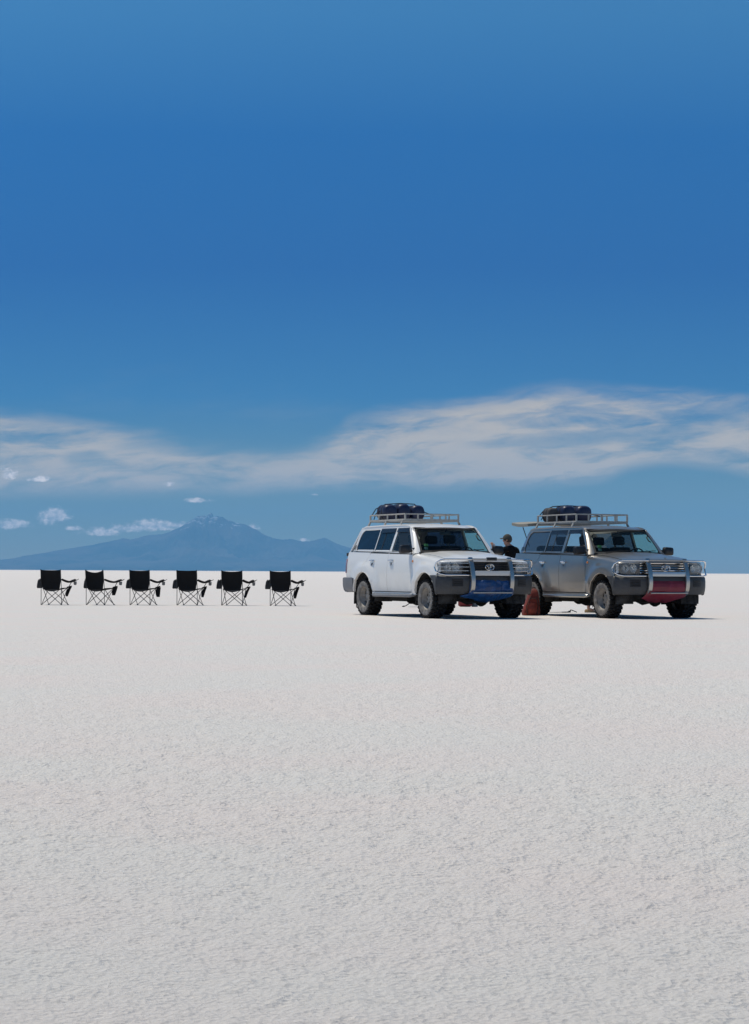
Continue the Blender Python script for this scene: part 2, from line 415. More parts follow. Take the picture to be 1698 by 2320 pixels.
M = dict(
    plastic=dusty('grey_plastic', (0.036, 0.037, 0.040), 0.5, (0.10, 0.098, 0.095), 0.5),
    rearplastic=dusty('rear_plastic', (0.16, 0.165, 0.18), 0.5, (0.3, 0.3, 0.3), 0.5),
    black=mat('black_plastic', (0.012, 0.012, 0.014), 0.45),
    seal=mat('rubber_seal', (0.01, 0.01, 0.011), 0.7),
    liner=mat('cabin_lining', (0.018, 0.018, 0.018), 0.9),
    seat=mat('seat_cloth', (0.009, 0.009, 0.010), 0.95, spec=0.2),
    dash=mat('dashboard_plastic', (0.10, 0.10, 0.095), 0.8),
    under=dusty('underbody', (0.010, 0.010, 0.010), 0.9, (0.035, 0.033, 0.03), 0.8),
    well=dusty('wheel_housing', (0.010, 0.010, 0.011), 0.95, (0.10, 0.095, 0.09), 0.5, low=0.9, span=0.4),
    tyre=mat('tyre_rubber', (0.010, 0.010, 0.011), 0.9, bump=(60, .3, .004), var=(18.0, 0.6, (0.035, 0.033, 0.031)), spec=0.25),
    sidewall=mat('salty_sidewall', (0.15, 0.14, 0.13), 0.95, var=(9.0, 0.85, (0.30, 0.28, 0.26))),
    rim=mat('dusty_steel_rim', (0.33, 0.31, 0.285), 0.6, 0.1, var=(9.0, 0.7, (0.17, 0.155, 0.14))),
    hole=mat('rim_hole', (0.008, 0.008, 0.008), 0.9),
    chrome=mat('chrome', (0.78, 0.78, 0.78), 0.12, 1.0),
    steel=mat('polished_bar', (0.42, 0.415, 0.40), 0.30, 0.9),
    rack=mat('rack_paint', (0.42, 0.40, 0.36), 0.5, 0.0, var=(12.0, 0.6, (0.26, 0.24, 0.21))),
    white_plate=mat('white_plate', (0.62, 0.61, 0.58), 0.45),
    silver_plate=mat('silver_plate', (0.45, 0.49, 0.52), 0.3, 0.7),
    red_lens=mat('red_lens', (0.42, 0.02, 0.03), 0.12, coat=0.6),
    amber=mat('amber_lens', (0.75, 0.24, 0.04), 0.15, coat=0.6),
    reflector=mat('lamp_reflector', (0.75, 0.75, 0.73), 0.18, 0.9, bump=(28, .9, .03)),
    lampback=mat('lamp_housing', (0.16, 0.16, 0.155), 0.4, 0.4, bump=(30, .8, .02)),
    lens=glass('clear_lens', (0.86, 0.87, 0.87), (0.6, 0.6, 0.6), 1.3),
    visor=glass('smoked_visor', (0.10, 0.10, 0.11), (0.16, 0.16, 0.18), 1.0),
    tag_green=mat('green_sticker', (0.025, 0.13, 0.035), 0.6),
    tag_teal=mat('teal_sticker', (0.02, 0.08, 0.085), 0.6),
)

# ------------------------------------------------------------ off-road estate car (x forward, y to the car's left, z up)
AX, RT, ZC, RA = 1.425, 0.385, 0.375, 0.485      # half wheelbase, tyre radius, hub height, arch radius
XR = -2.36
def nose(y):
    y = abs(y); return 2.185 - .065 * (y / .7) ** 2 - .12 * (y / .95) ** 8
def halfplan(x):
    """half width allowed by the rounded plan of nose and tail"""
    if x > 1.60:
        lo, hi = 0.0, 0.99
        for _ in range(24):
            mid = (lo + hi) / 2
            if nose(mid) > x: lo = mid
            else: hi = mid
        return min(lo, .99)
    if x < -1.9: return .985 - .10 * ((-1.9 - x) / .5) ** 2.2
    return .99
def side_w(x, z):
    w = interp(z, [(.40, .855), (.47, .885), (.50, .905), (.655, .918), (.672, .934), (.690, .933), (.712, .918), (.85, .922), (1.0, .915), (1.10, .90), (1.2, .875), (1.26, .862)])
    for xa in (AX, -AX):
        d = math.hypot(x - xa, z - ZC)
        fl = smoothstep(.78, .56, d) * (1 - smoothstep(.98, 1.09, z))
        w += .052 * fl
    return min(w, halfplan(x) * interp(z, [(.8, 1.0), (1.1, .985), (1.25, .93)]))
def belt(x): return 1.212 - .018 * x
def hoodz(x, y=0.0):
    z = interp(x, [(.5, 1.263), (.8, 1.252), (1.1, 1.234), (1.4, 1.208), (1.68, 1.175), (1.89, 1.143), (2.05, 1.112), (2.135, 1.092), (2.195, 1.06)])
    y = abs(y); z -= .050 * (y / .76) ** 2.2
    z += .012 * smoothstep(.52, .42, y) * smoothstep(.7, 1.0, x)
    return z
def arch(x, below=.47):
    for xa in (AX, -AX):
        d = abs(x - xa)
        if d < RA:
            return max(below, ZC + math.sqrt(RA * RA - d * d))
    return below
def arch_xs(x0, x1, step=.07):
    xs = set(np.round(np.arange(x0, x1, step), 4).tolist()) | {x0, x1}
    for xa in (AX, -AX):
        for k in range(0, 181, 6):
            x = xa + RA * math.cos(math.radians(k))
            if x0 < x < x1: xs.add(round(x, 4))
    return sorted(xs)
def gh_y(z):   # glasshouse half width
    return .862 - (z - 1.215) * .335
def poly_panel(mb, outer, holes, fn):
    """outline with holes in (x, z), mapped to 3D"""
    loops = [[Vector((x, z, 0)) for x, z in l] for l in [outer] + holes]
    flat = [p for l in loops for p in l]
    tris = geometry.tessellate_polygon(loops)
    b = len(mb.v); mb.v += [tuple(fn(p.x, p.y)) for p in flat]
    for t in tris: mb.f.append(tuple(b + i for i in t))
def rounded(pts, r, n=4):
    """polygon corners rounded"""
    out = []; m = len(pts)
    for i in range(m):
        p = Vector(pts[i]); a = Vector(pts[i - 1]); c = Vector(pts[(i + 1) % m])
        rr = r[i] if isinstance(r, (list, tuple)) else r
        if rr <= 0: out.append(tuple(p)); continue
        u = (a - p).normalized(); v = (c - p).normalized(); rr = min(rr, (a - p).length * .48, (c - p).length * .48)
        for k in range(n + 1):
            t = k / n; q0 = p + u * rr * (1 - t); q1 = p + v * rr * t
            out.append(tuple(q0 * (1 - t) + q1 * t))
    return out
WIN = {   # window outlines (x, z), corner radii
    'front': ([(.675, 1.245), (-.292, 1.252), (-.275, 1.692), (.13, 1.690), (.25, 1.660), (.345, 1.570)], [.01, .03, .03, .08, .08, .05]),
    'rear': ([(-.382, 1.250), (-1.098, 1.262), (-1.085, 1.688), (-.362, 1.692)], .03),
    'quarter': ([(-1.128, 1.262), (-1.97, 1.272), (-2.055, 1.33), (-2.035, 1.54), (-1.93, 1.67), (-1.84, 1.690), (-1.112, 1.690)], [.03, .08, .08, .12, .08, .05, .03]),
}
def door_cut(x):   # rear edge of the rear door, sweeping back over the wheel arch
    return interp(x, [(-1.45, .862), (-1.445, .90), (-1.42, .97), (-1.36, 1.05), (-1.29, 1.13), (-1.24, 1.19), (-1.222, 1.26)])
def make_wheel(parent, x, side, turn=0.0):
    y0 = side * .805
    r = bpy.data.objects.new('wheel', None); COL.objects.link(r); r.parent = parent; r.location = (x, y0, .362); r.scale = (.94, 1, .94); r.rotation_euler = (0, random.uniform(0, 6), 0)
    s = side
    mb = MB(); W = .135
    prof = [(.215, -W * .8), (.25, -W * .98), (.30, -W * 1.02), (.345, -W * .95), (.362, -W * .85), (.366, 0), (.362, W * .85), (.345, W * .95)]
    mb.lathe([(r_, h * s) for r_, h in prof], 48)
    # tread blocks
    nb = 26
    for k in range(nb):
        a = 2 * math.pi * k / nb
        for (dy, da, w_, l_) in ((-.105, 0, .060, .062), (.105, .5, .060, .062), (-.035, .35, .055, .05), (.035, .85, .055, .05)):
            aa = a + da * 2 * math.pi / nb
            rot = Matrix.Rotation(-aa, 3, 'Y')
            rad = .372 if abs(dy) > .1 else .374
            c = rot @ Vector((rad, dy, 0))
            skew = Matrix.Rotation((.35 if dy * 1 > 0 else -.35), 3, 'X')
            mb.box(c, (.030, w_, l_), rot @ skew)
        # shoulder lug wrapping down the sidewall
        for dy in (-1, 1):
            aa = a + (0 if dy < 0 else .5) * 2 * math.pi / nb
            rot = Matrix.Rotation(-aa, 3, 'Y')
            mb.box(rot @ Vector((.350, dy * .130, 0)), (.05, .022, .055), rot)
    mb.build('tyre', M['tyre'], r, auto=30)
    sw = MB(); sw.lathe([(.214, W * .80 * s), (.225, W * .99 * s), (.25, W * 1.04 * s), (.30, W * 1.07 * s), (.325, W * 1.04 * s), (.34, W * .985 * s)], 48)
    sw.build('sidewall', M['sidewall'], r)
    # steel disc with round openings
    rings = [.018, .045, .060, .075, .085, .10, .112, .124, .136, .148, .160, .172, .182, .195, .205, .217]
    hs = [.060, .060, .058, .035, .030, .032, .038, .040, .040, .038, .034, .026, .018, .040, .085, .112]
    n = 72; rm = MB(); base = len(rm.v)
    for k in range(n):
        a = 2 * math.pi * k / n
        for q, h in zip(rings, hs): rm.v.append((q * math.cos(a), s * h, q * math.sin(a)))
    m_ = len(rings)
    for k in range(n):
        for j in range(m_ - 1):
            a = 2 * math.pi * (k + .5) / n; q = (rings[j] + rings[j + 1]) / 2
            hole = False
            for t in range(8):
                ca = 2 * math.pi * t / 8
                dx = q * math.cos(a) - .139 * math.cos(ca); dz = q * math.sin(a) - .139 * math.sin(ca)
                u = dx * math.cos(ca) + dz * math.sin(ca); v = -dx * math.sin(ca) + dz * math.cos(ca)
                if (u / .031) ** 2 + (v / .036) ** 2 < 1: hole = True
            if not hole:
                k2 = (k + 1) % n
                rm.f.append((k * m_ + j, k * m_ + j + 1, k2 * m_ + j + 1, k2 * m_ + j))
    rm.lathe([(.217, .112 * s), (.222, .118 * s), (.226, .112 * s), (.226, -.10 * s)], n)
    rm.face([(.018 * math.cos(2 * math.pi * k / n), s * .060, .018 * math.sin(2 * math.pi * k / n)) for k in range(n)])
    for t in range(5):
        a = 2 * math.pi * t / 5; rm.box((.066 * math.cos(a), s * .063, .066 * math.sin(a)), (.02, .022, .02))
    rm.build('rim', M['rim'], r)
    dr = MB(); dr.lathe([(0.0, .0), (.205, .0), (.21, -.05 * s)], 24); dr.build('brake_drum', M['hole'], r)
    return r

def toyo_ellipse(cx, cz, a, b, r, x, n=28):
    return [(x, cx + a * math.cos(2 * math.pi * k / n), cz + b * math.sin(2 * math.pi * k / n)) for k in range(n)]

def make_car(spec):
    P = spec['paint']; root = empty('off_road_car', spec['loc'], spec['rz'])
    # ---- lower shell: sills, quarters, front wings, scuttle
    mb = MB()
    def side_grid(xs, s, zlo, rows=9, top=belt, fender=False, mbx=None):
        g = []
        for x in xs:
            lo = zlo(x); col = []
            if fender:
                ze = hoodz(x, .74) ; wtop = side_w(x, .95)
                w_edge = min(.74, max(.0, halfplan(x) * .98 - .002)); hi = max(ze - .085, lo + .004)
            else: hi = top(x)
            for k in range(rows):
                z = lo + (hi - lo) * k / (rows - 1); col.append((x, s * side_w(x, z), z))
            if fender:
                wb = side_w(x, hi)
                for k in range(1, 7):
                    a = math.pi / 2 * k / 6
                    col.append((x, s * (w_edge + (wb - w_edge) * math.cos(a)), hi + (ze - hi) * math.sin(a)))
            g.append(col)
        (mbx or mb).grid(g)
    def zlo_f(x):
        z = arch(x)
        if x > 1.915: z = max(z, 1.035)
        elif x > 1.55: z = max(z, .79)
        return z
    for s in (-1, 1):
        side_grid([x for x in arch_xs(.745, 1.915)], s, zlo_f, fender=True, rows=10)
        side_grid([1.916, 1.935, 1.955, 1.975, 1.995, 2.015, 2.035, 2.055, 2.07, 2.085], s, zlo_f, fender=True, rows=4)
        q = [x for x in arch_xs(XR + .06, -1.226)]
        side_grid(q, s, lambda x: max(arch(x), .735 if x < -1.83 else .47, door_cut(x) + .011 if x > -1.445 else 0), rows=12)
        # sill
        mb.grid([[(x, s * (side_w(x, .47) - .004 - (0 if k else .0)), .47 - .035 * k) for k in (0, 1)] + [(x, s * .80, .43)] for x in arch_xs(-1.0, .98, .2)])
        # rear corner round-over to the tailgate
        rows = []
        for k in range(7):
            a = math.pi / 2 * k / 6; row = []
            for j in range(9):
                z = .735 + (belt(XR) - .735) * j / 8; w_ = side_w(XR + .06, z)
                row.append((XR + .06 - .10 * math.sin(a), s * (w_ - .10 * (1 - math.cos(a))), z))
            rows.append(row)
        mb.grid(rows)
        # arch lips turned inward
        for xa in (AX, -AX):
            rows = []
            for k in range(0, 31):
                a = math.radians(8 + 164 * k / 30)
                x = xa + RA * math.cos(a); z = ZC + RA * math.sin(a)
                if z < .47 : z = .47
                w_ = side_w(x, z); rows.append([(x, s * w_, z), (x, s * (w_ + .006), z - .001), (x - .012 * math.cos(a), s * (w_ - .004), z - .012), (x - .012 * math.cos(a), s * (w_ - .05), z - .012)])
            mb.grid(rows)
        # strip under the headlamp
        ys = [.945, .93, .90, .86, .80, .72, .64, .56, .45]
        mb.grid([[(nose(y) - .004, s * y, .785), (nose(y) - .002, s * y, .822)] for y in ys])
    body = mb.build('body', P, root, thick=.012, auto=35)
    # floor / bulkhead that closes the cabin
    ib = MB()
    ib.box((-.75, 0, .50), (2.9, 1.66, .10)); ib.box((1.30, 0, .74), (1.1, 1.05, .50)); ib.box((-2.05, 0, .62), (.5, 1.3, .30))
    for s in (-1, 1):
        ib.box((-.28, s * .845, .82), (1.30, .03, .74)); ib.box((-1.55, s * .80, .95), (1.4, .03, .55))
    ib.build('floor_pan', M['liner'], root, smooth=False)
    # ---- wheel housings
    for xa in (AX, -AX):
        for s in (-1, 1):
            wh = MB(); arcs = [(xa + (RA - .014) * math.cos(math.radians(k)), ZC + (RA - .014) * math.sin(math.radians(k))) for k in range(-12, 193, 8)]
            wh.grid([[(x, s * .905, z), (x, s * .52, z)] for x, z in arcs])
            wh.face([(x, s * .52, z) for x, z in arcs])
            wh.build('wheel_housing', M['well'], root)
    # ---- doors
    for s in (-1, 1):
        for (x0, x1) in ((-.345, .737), (-1.217, -.355)):
            d = MB(); side_grid(arch_xs(x0, x1), s, lambda x: arch(x, .485), rows=14, mbx=d)
            if x0 < -1: side_grid(arch_xs(-1.44, -1.217, .02), s, lambda x: arch(x, .485), rows=10, top=lambda x: min(belt(x), max(door_cut(x), arch(x) + .002)), mbx=d)
            door = d.build('door', P, root, thick=.014, auto=35)
            h = MB(); xh = x0 + .17 if x0 > -1 else x0 + .15; zh = 1.065; yh = side_w(xh, zh)
            h.tube([(xh - .085, s * (yh + .004), zh + .01), (xh - .06, s * (yh + .034), zh + .012), (xh + .07, s * (yh + .034), zh + .012), (xh + .095, s * (yh + .004), zh + .006)], .014, 8)
            h.box((xh, s * (yh + .004), zh + .002), (.15, .008, .055))
            h.build('door_handle', M['chrome'], door)
            rc = MB(); rc.face([(xh - .05, s * (yh + .0045), zh - .026), (xh + .06, s * (yh + .0045), zh - .026), (xh + .035, s * (side_w(xh, zh - .09) + .003), zh - .075), (xh + .0, s * (side_w(xh, zh - .1) + .003), zh - .09)])
            rc.build('handle_recess_shade', M['rearplastic'], door)  # flat grey patch that paints the shade in the recess below the handle
            # black waist seal
            w_ = MB(); w_.grid([[(x, s * (side_w(x, belt(x)) + .003), belt(x) - .012), (x, s * (side_w(x, belt(x)) + .003), belt(x) + .006), (x, s * (side_w(x, belt(x)) - .02), belt(x) + .010)] for x in np.linspace(x0 + .01, x1 - .01, 8)])
            w_.build('waist_seal', M['seal'], door)
    # ---- glasshouse frame with window openings
    gh = MB()
    for s in (-1, 1):
        outer = [(.745, 1.200), (.70, 1.240), (.42, 1.575), (.335, 1.660), (.235, 1.718), (.10, 1.752), (-.9, 1.765), (-1.88, 1.750), (-2.00, 1.735), (-2.065, 1.70), (-2.125, 1.62), (-2.33, 1.262), (-2.34, 1.235), (-1.2, 1.225)]
        holes = [rounded(*WIN[k]) for k in ('front', 'rear', 'quarter')]
        poly_panel(gh, outer, holes, lambda x, z: (x, s * (gh_y(z) - .09 * smoothstep(-1.95, -2.40, x)), z))
    gh.build('window_frame', P, root, thick=.030, auto=30)
    for s in (-1, 1):
        cp = MB(); rows = []
        for z in np.linspace(1.20, 1.745, 9):
            e = interp(z, [(1.20, -2.35), (1.235, -2.34), (1.262, -2.33), (1.62, -2.125), (1.70, -2.065), (1.735, -2.00), (1.75, -1.95)])
            y = gh_y(z) - .09 * smoothstep(-1.95, -2.40, e); bx = interp(z, [(1.2, -2.44), (1.25, -2.425), (1.69, -2.19), (1.745, -2.12)])
            rows.append([(e + .02, s * (y + .001), z), (e - .02, s * (y - .004), z), ((e + bx) / 2 - .015, s * (y - .035), z), (bx, s * (y - .10), z)])
        cp.grid(rows); cp.build('corner_pillar', P, root, thick=.012)
    # black window surrounds and panes
    for s in (-1, 1):
        for k, (pts, rad) in WIN.items():
            o = rounded(pts, rad); c = Vector((sum(p[0] for p in o) / len(o), sum(p[1] for p in o) / len(o)))
            inn = []
            for p in o:
                d = Vector(p) - c; dn = d.normalized(); inn.append(tuple(Vector(p) - Vector((dn.x * .016, dn.y * .020))))
            f = MB()
            fy = lambda x, z: gh_y(z) - .09 * smoothstep(-1.95, -2.40, x)
            f.grid([[(a[0], s * (fy(*a) - .006), a[1]), (b[0], s * (fy(*b) - .012), b[1])] for a, b in zip(o, inn)], close_u=True)
            g = MB(); g.face([(x, s * (fy(x, z) - .010), z) for x, z in o])
            pane = g.build('window', spec['glass'][k if s < 0 else 'far_' + k], root, smooth=False)
            f.build('window_seal', M['seal'], pane)
        # sliding division bar in the rear door window
        for xq, wd in ((-.80, .028),):
            b_ = MB(); b_.face([(xq - wd, s * (gh_y(1.25) - .007), 1.255), (xq + wd - .03, s * (gh_y(1.25) - .007), 1.255), (xq + wd, s * (gh_y(1.69) - .007), 1.69), (xq - wd + .03, s * (gh_y(1.69) - .007), 1.69)])
            b_.build('window_divider', M['seal'], root)
        # smoked rain visors over the door windows
        if spec['visors']:
            for (xa, xb, sl) in ((-.29, .225, .12), (-1.06, -.36, .0)):
                v = MB(); v.grid([[(x, s * (gh_y(1.705) + .004), 1.708), (x + sl * (0 if i < 9 else .6), s * (gh_y(1.65) + .026), 1.625 if i < 9 else 1.60)] for i, x in enumerate(np.linspace(xa, xb, 10))])
                v.build('rain_visor', M['visor'], root)
    # ---- roof
    rf = MB(); rows = []
    for i, x in enumerate([.30, .24, .10, -.2, -.6, -1.0, -1.4, -1.75, -1.95, -2.05, -2.11]):
        row = []
        top = interp(x, [(-2.11, 1.715), (-2.05, 1.755), (-1.95, 1.778), (-1.6, 1.797), (-.8, 1.812), (-.1, 1.800), (.10, 1.782), (.20, 1.758), (.28, 1.730), (.36, 1.69)])
        for k in range(17):
            t = -1 + k / 8; y = t * .672; e = abs(t)
            xx = x + (.11 * (1 - t * t) if x > .15 else 0) - (.03 * (1 - t * t) if x < -1.9 else 0)
            row.append((xx, y, top - .030 * e ** 2 - .022 * smoothstep(.88, 1, e)))
        rows.append(row)
    rf.grid(rows)
    for s in (-1, 1): rf.tube([(.30, s * .700, 1.686), (.22, s * .688, 1.725), (.13, s * .684, 1.748), (.0, s * .684, 1.760), (-.9, s * .684, 1.768), (-1.88, s * .680, 1.756), (-2.04, s * .672, 1.722)], .013, 6)
    roof = rf.build('roof', P, root, thick=.018, auto=50)
    rl = MB(); rl.grid([[(x, y, 1.735 - .03 * (abs(y) / .66) ** 2) for y in (-.66, -.33, 0, .33, .66)] for x in (.33, 0, -.6, -1.2, -1.85, -2.06)])
    rl.build('headlining', M['liner'], root)
    # ---- windscreen
    def ws(t, y):   # t 0 base .. 1 top
        e = (y / .78) ** 2
        x0 = .985 - .24 * e; x1 = .400 - .13 * e
        return (x0 + (x1 - x0) * t, y * (1 - .115 * t), 1.238 + .470 * t - .012 * e * (1 - t) + .018 * (t * (1 - t)) * 4)
    wsc = MB(); wsc.grid([[ws(t, y) for t in np.linspace(.0, 1, 9)] for y in np.linspace(-.735, .735, 21)])
    wpane = wsc.build('windscreen', spec['glass']['screen'], root)
    bd = MB()
    ys = np.linspace(-.745, .745, 21)
    bd.grid([[Vector(ws(-.02, y)) + Vector((.004, 0, .004)), Vector(ws(.055, y)) + Vector((.004, 0, .004))] for y in ys])
    bd.grid([[Vector(ws(.93, y)) + Vector((.004, 0, .004)), Vector(ws(1.01, y)) + Vector((.004, 0, .004))] for y in ys])
    for s in (-1, 1): bd.grid([[Vector(ws(t, s * .70)) + Vector((.004, 0, .004)), Vector(ws(t, s * .755)) + Vector((.004, 0, .004))] for t in np.linspace(-.02, 1.01, 8)])
    bd.build('windscreen_seal', M['seal'], wpane)
    # front pillars
    for s in (-1, 1):
        ap = MB()
        rows = []
        for t in np.linspace(-.03, 1.06, 9):
            a = Vector(ws(t, s * .735)); z = a.z; out = Vector((a.x - .085 + .02 * t, s * (gh_y(z) + .001), z))
            mid = Vector((a.x - .018, s * (abs(a.y) * .45 + gh_y(z) * .55 + .012), z + .004))
            rows.append([a + Vector((.006, 0, .004)), mid, out])
        ap.grid(rows); ap.build('pillar', P, root, thick=.02)
    # scuttle panel and wipers
    sc = MB(); sc.grid([[Vector(ws(-.02, y)) + Vector((-.01, 0, .0)), Vector((min(1.05 - .22 * (y / .78) ** 2, 1.05), y, hoodz(1.0, y) + .002))] for y in np.linspace(-.76, .76, 13)])
    sc.build('scuttle', M['black'], root)
    for y0, y1 in ((-.55, -.02), (.05, .60)):
        wp = MB(); n_ = 6
        pts = [Vector(ws(.035 + .06 * (k / n_), y0 + (y1 - y0) * k / n_)) + Vector((.02, 0, .012)) for k in range(n_ + 1)]
        wp.tube(pts, .008, 5); wp.tube([pts[3] + Vector((.0, 0, .012)), Vector(ws(-.02, y1)) + Vector((.03, 0, .0))], .009, 5)
        wp.build('wiper', M['black'], root)
    # ---- bonnet
    hd = MB(); rows = []
    for t in np.linspace(0, 1, 17):
        row = []
        for y in np.linspace(-.735, .735, 25):
            xa = 1.04 - .24 * (y / .78) ** 2; xb = nose(y) - .015
            x = xa + (xb - xa) * t; z = hoodz(x + (2.17 - nose(y)) * t ** 3, y)
            row.append((x, y, z))
        rows.append(row)
    last = [(nose(y) + .0, y, 1.052) for y in np.linspace(-.735, .735, 25)]
    rows.append([(nose(y) - .003, y, hoodz(2.155, y) - .012) for y in np.linspace(-.735, .735, 25)]); rows.append(last)
    hd.grid(rows); hood = hd.build('bonnet', P, root, thick=.012, auto=45)
    # ---- front: grille, badge, lamps
    gb = MB(); gb.grid([[(nose(y) - .05, y, .80), (nose(y) - .05, y, 1.07)] for y in np.linspace(-.60, .60, 13)])
    gback = gb.build('grille', M['black'], root)
    gs = MB()
    for zz in spec['slats']:
        gs.grid([[(nose(y) - .045, y, zz + .012), (nose(y) - .008, y, zz + .010), (nose(y) - .004, y, zz), (nose(y) - .008, y, zz - .010), (nose(y) - .045, y, zz - .012)] for y in np.linspace(-.53, .53, 15)])
    gs.build('grille_slats', spec['slat_mat'], gback)
    em = MB(); X = nose(0) + .012; Zb = .955
    em.tube(toyo_ellipse(0, Zb, .088, .058, 0, X), .0085, 6, closed=True)
    em.tube(toyo_ellipse(0, Zb + .018, .050, .024, 0, X + .003), .006, 6, closed=True)
    em.tube(toyo_ellipse(0, Zb - .004, .022, .052, 0, X + .003), .006, 6, closed=True)
    em.build('badge', M['chrome'], gback)
    for s in (-1, 1):
        hb = MB(); ys = [.54, .58, .64, .70, .76, .82, .87, .905, .93, .945]
        zt = lambda y: 1.052 - .025 * smoothstep(.80, .95, y); zb_ = lambda y: .828 + .05 * smoothstep(.80, .95, y)
        hb.grid([[(nose(y) - .045, s * y * .985, zb_(y)), (nose(y) - .065, s * y * .98, (zb_(y) + zt(y)) / 2), (nose(y) - .045, s * y * .985, zt(y))] for y in ys])
        lamp = hb.build('headlight', M['lampback'], root)
        le = MB(); le.grid([[(nose(y) + .002 + .012 * math.sin(math.pi * q), s * y, zb_(y) + (zt(y) - zb_(y)) * q) for q in (0, .12, .3, .5, .7, .88, 1)] for y in ys])
        le.build('lamp_lens', M['lens'], lamp)
        rr = MB()
        for yy in (.66, .80):
            rr.lathe([(.002, -.035), (.04, -.03), (.07, -.005), (.082, .018)], 16, 'x', (nose(yy) - .028, s * yy, .945))
        rr.build('lamp_reflector', M['reflector'], lamp)
        tl = MB(); tl.grid([[(nose(y) + .007, s * (y + .001), z) for z in (.86, .94, 1.03)] for y in (.905, .925, .940)])
        tl.build('indicator', M['reflector'], lamp)
        sm = MB(); sm.lathe([(.0, .012), (.016, .010), (.024, 0)], 12, 'y', (0, 0, 0)); sm.v = [(.80 + a * 1.3, s * (side_w(.8, 1.06) + .004 + b_), 1.06 + c) for a, b_, c in sm.v]
        sm.build('side_repeater', M['amber'], root)
    # ---- front bumper following the nose
    bp = MB(); prof = [(-.05, .805), (.05, .800), (.085, .775), (.098, .70), (.096, .60), (.080, .52), (.045, .462), (-.03, .452)]
    ys = [.0, .1, .2, .3, .4, .47, .55, .62, .69, .76, .82, .87, .91, .945, .968]
    for s in (-1, 1):
        rows = []
        for y in ys:
            tx = -(0.13 * y / .49 + .96 * (y / .95) ** 7 / .95); nl = math.hypot(1, tx); nx_, ny_ = 1 / nl, -tx / nl
            rows.append([(nose(y) + o * nx_, s * (y + o * ny_ * .45), z + (.0 if not (y < .44 and .48 < z < .72) else 0)) for o, z in prof])
        for t in (.33, .66, 1.0):
            rows.append([(1.94 + (AX + math.sqrt(max(0, (RA + .008) ** 2 - (z - ZC) ** 2)) - 1.94) * t + max(0, o) * .9 * (1 - t), s * (.972 + o * .12), z) for o, z in prof])
        bp.grid(rows)
    bump = bp.build('front_bumper', M['plastic'], root, thick=.02, auto=50)
    for s in (-1, 1):
        fg = MB()
        for k in range(4): fg.grid([[(nose(y) + .098, s * y, .725 - k * .032), (nose(y) + .108, s * y, .718 - k * .032), (nose(y) + .098, s * y, .708 - k * .032)] for y in (.58, .64, .70, .75)])
        fg.grid([[(nose(y) + .0985, s * y, .74), (nose(y) + .0985, s * y, .60)] for y in (.565, .61, .66, .71, .765)])
        fg.build('bumper_vent', M['black'], bump)
    # ---- bull bar
    bb = empty_part('bull_bar', root); XB = 2.317
    for s in (-1, 1):
        up = [(XB - .125, 1.128), (XB - .09, 1.07), (XB - .055, .99), (XB - .02, .90), (XB + .005, .80), (XB + .012, .70), (XB + .005, .62), (XB - .015, .55), (XB - .05, .495), (XB - .10, .455)]
        pm = MB(); rows = []
        for i, (x, z) in enumerate(up):
            a_, b_ = up[max(0, i - 1)], up[min(len(up) - 1, i + 1)]; t_ = Vector((b_[0] - a_[0], b_[1] - a_[1])).normalized(); nx_, nz_ = -t_.y, t_.x
            rows.append([(x + nx_ * o, s * .40 + w_, z + nz_ * o) for w_, o in ((-.043, 0), (-.038, .014), (.038, .014), (.043, 0), (.043, -.02), (-.043, -.02))])
        pm.grid(rows, close_v=True); pm.face(rows[0]); pm.face(rows[-1][::-1]); pm.build('upright', M['steel'], bb, auto=30)
        lp = MB()
        yy = np.linspace(.40, .86, 8)
        off = .085
        topl = [(nose(y) + off, s * y, 1.095 - .0 * y) for y in yy]
        loop = topl + [(nose(.90) + .065, s * .94, 1.080), (1.99, s * .992, 1.03), (1.94, s * 1.005, .955), (1.975, s * .998, .88), (nose(.90) + .075, s * .955, .825)] + [(nose(y) + off + .012, s * y, .805) for y in yy[::-1]]
        lp.tube(loop, .014, 8)
        if spec['wires']:
            for zz in (1.025, .955, .885):
                lp.tube([(nose(y) + off - .005, s * y, zz) for y in np.linspace(.40, .90, 9)] + [(1.985, s * .985, zz)], .0055, 5)
        lp.build('lamp_guard', M['chrome'], bb)
    cr = MB(); cr.tube([(XB - .045, y, 1.098) for y in np.linspace(-.40, .40, 5)], .015, 8)
    cr.build('cross_bar', M['steel'], bb)
    cr = MB(); cr.tube([(XB + .012, y, .488) for y in np.linspace(-.40, .40, 5)], .015, 8); cr.build('cross_bar', M['steel'], bb)
    if spec['pad']: q = MB(); q.box((XB - .045, 0, 1.105), (.06, .20, .06)); q.build('bar_pad', M['black'], bb, bevel=.012)
    pl = MB(); pl.box((XB - .015, 0, .842), (.03, .735, .088)); pl.build('bar_plate', spec['plate'], bb, bevel=.008)
    # ---- underside
    ub = MB(); ub.box((-.3, 0, .40), (3.1, .9, .10)); ub.box((-.55, -.45, .37), (.9, .3, .16)); ub.box((1.7, 0, .43), (.8, 1.0, .12)); ub.box((-1.9, .1, .42), (.6, .9, .18))
    for s in (-1, 1): ub.tube([(2.05, s * .43, .44), (.9, s * .43, .42), (-.9, s * .43, .42), (-1.5, s * .45, .50), (-2.3, s * .45, .50)], .05, 6)
    ub.build('chassis', M['under'], root)
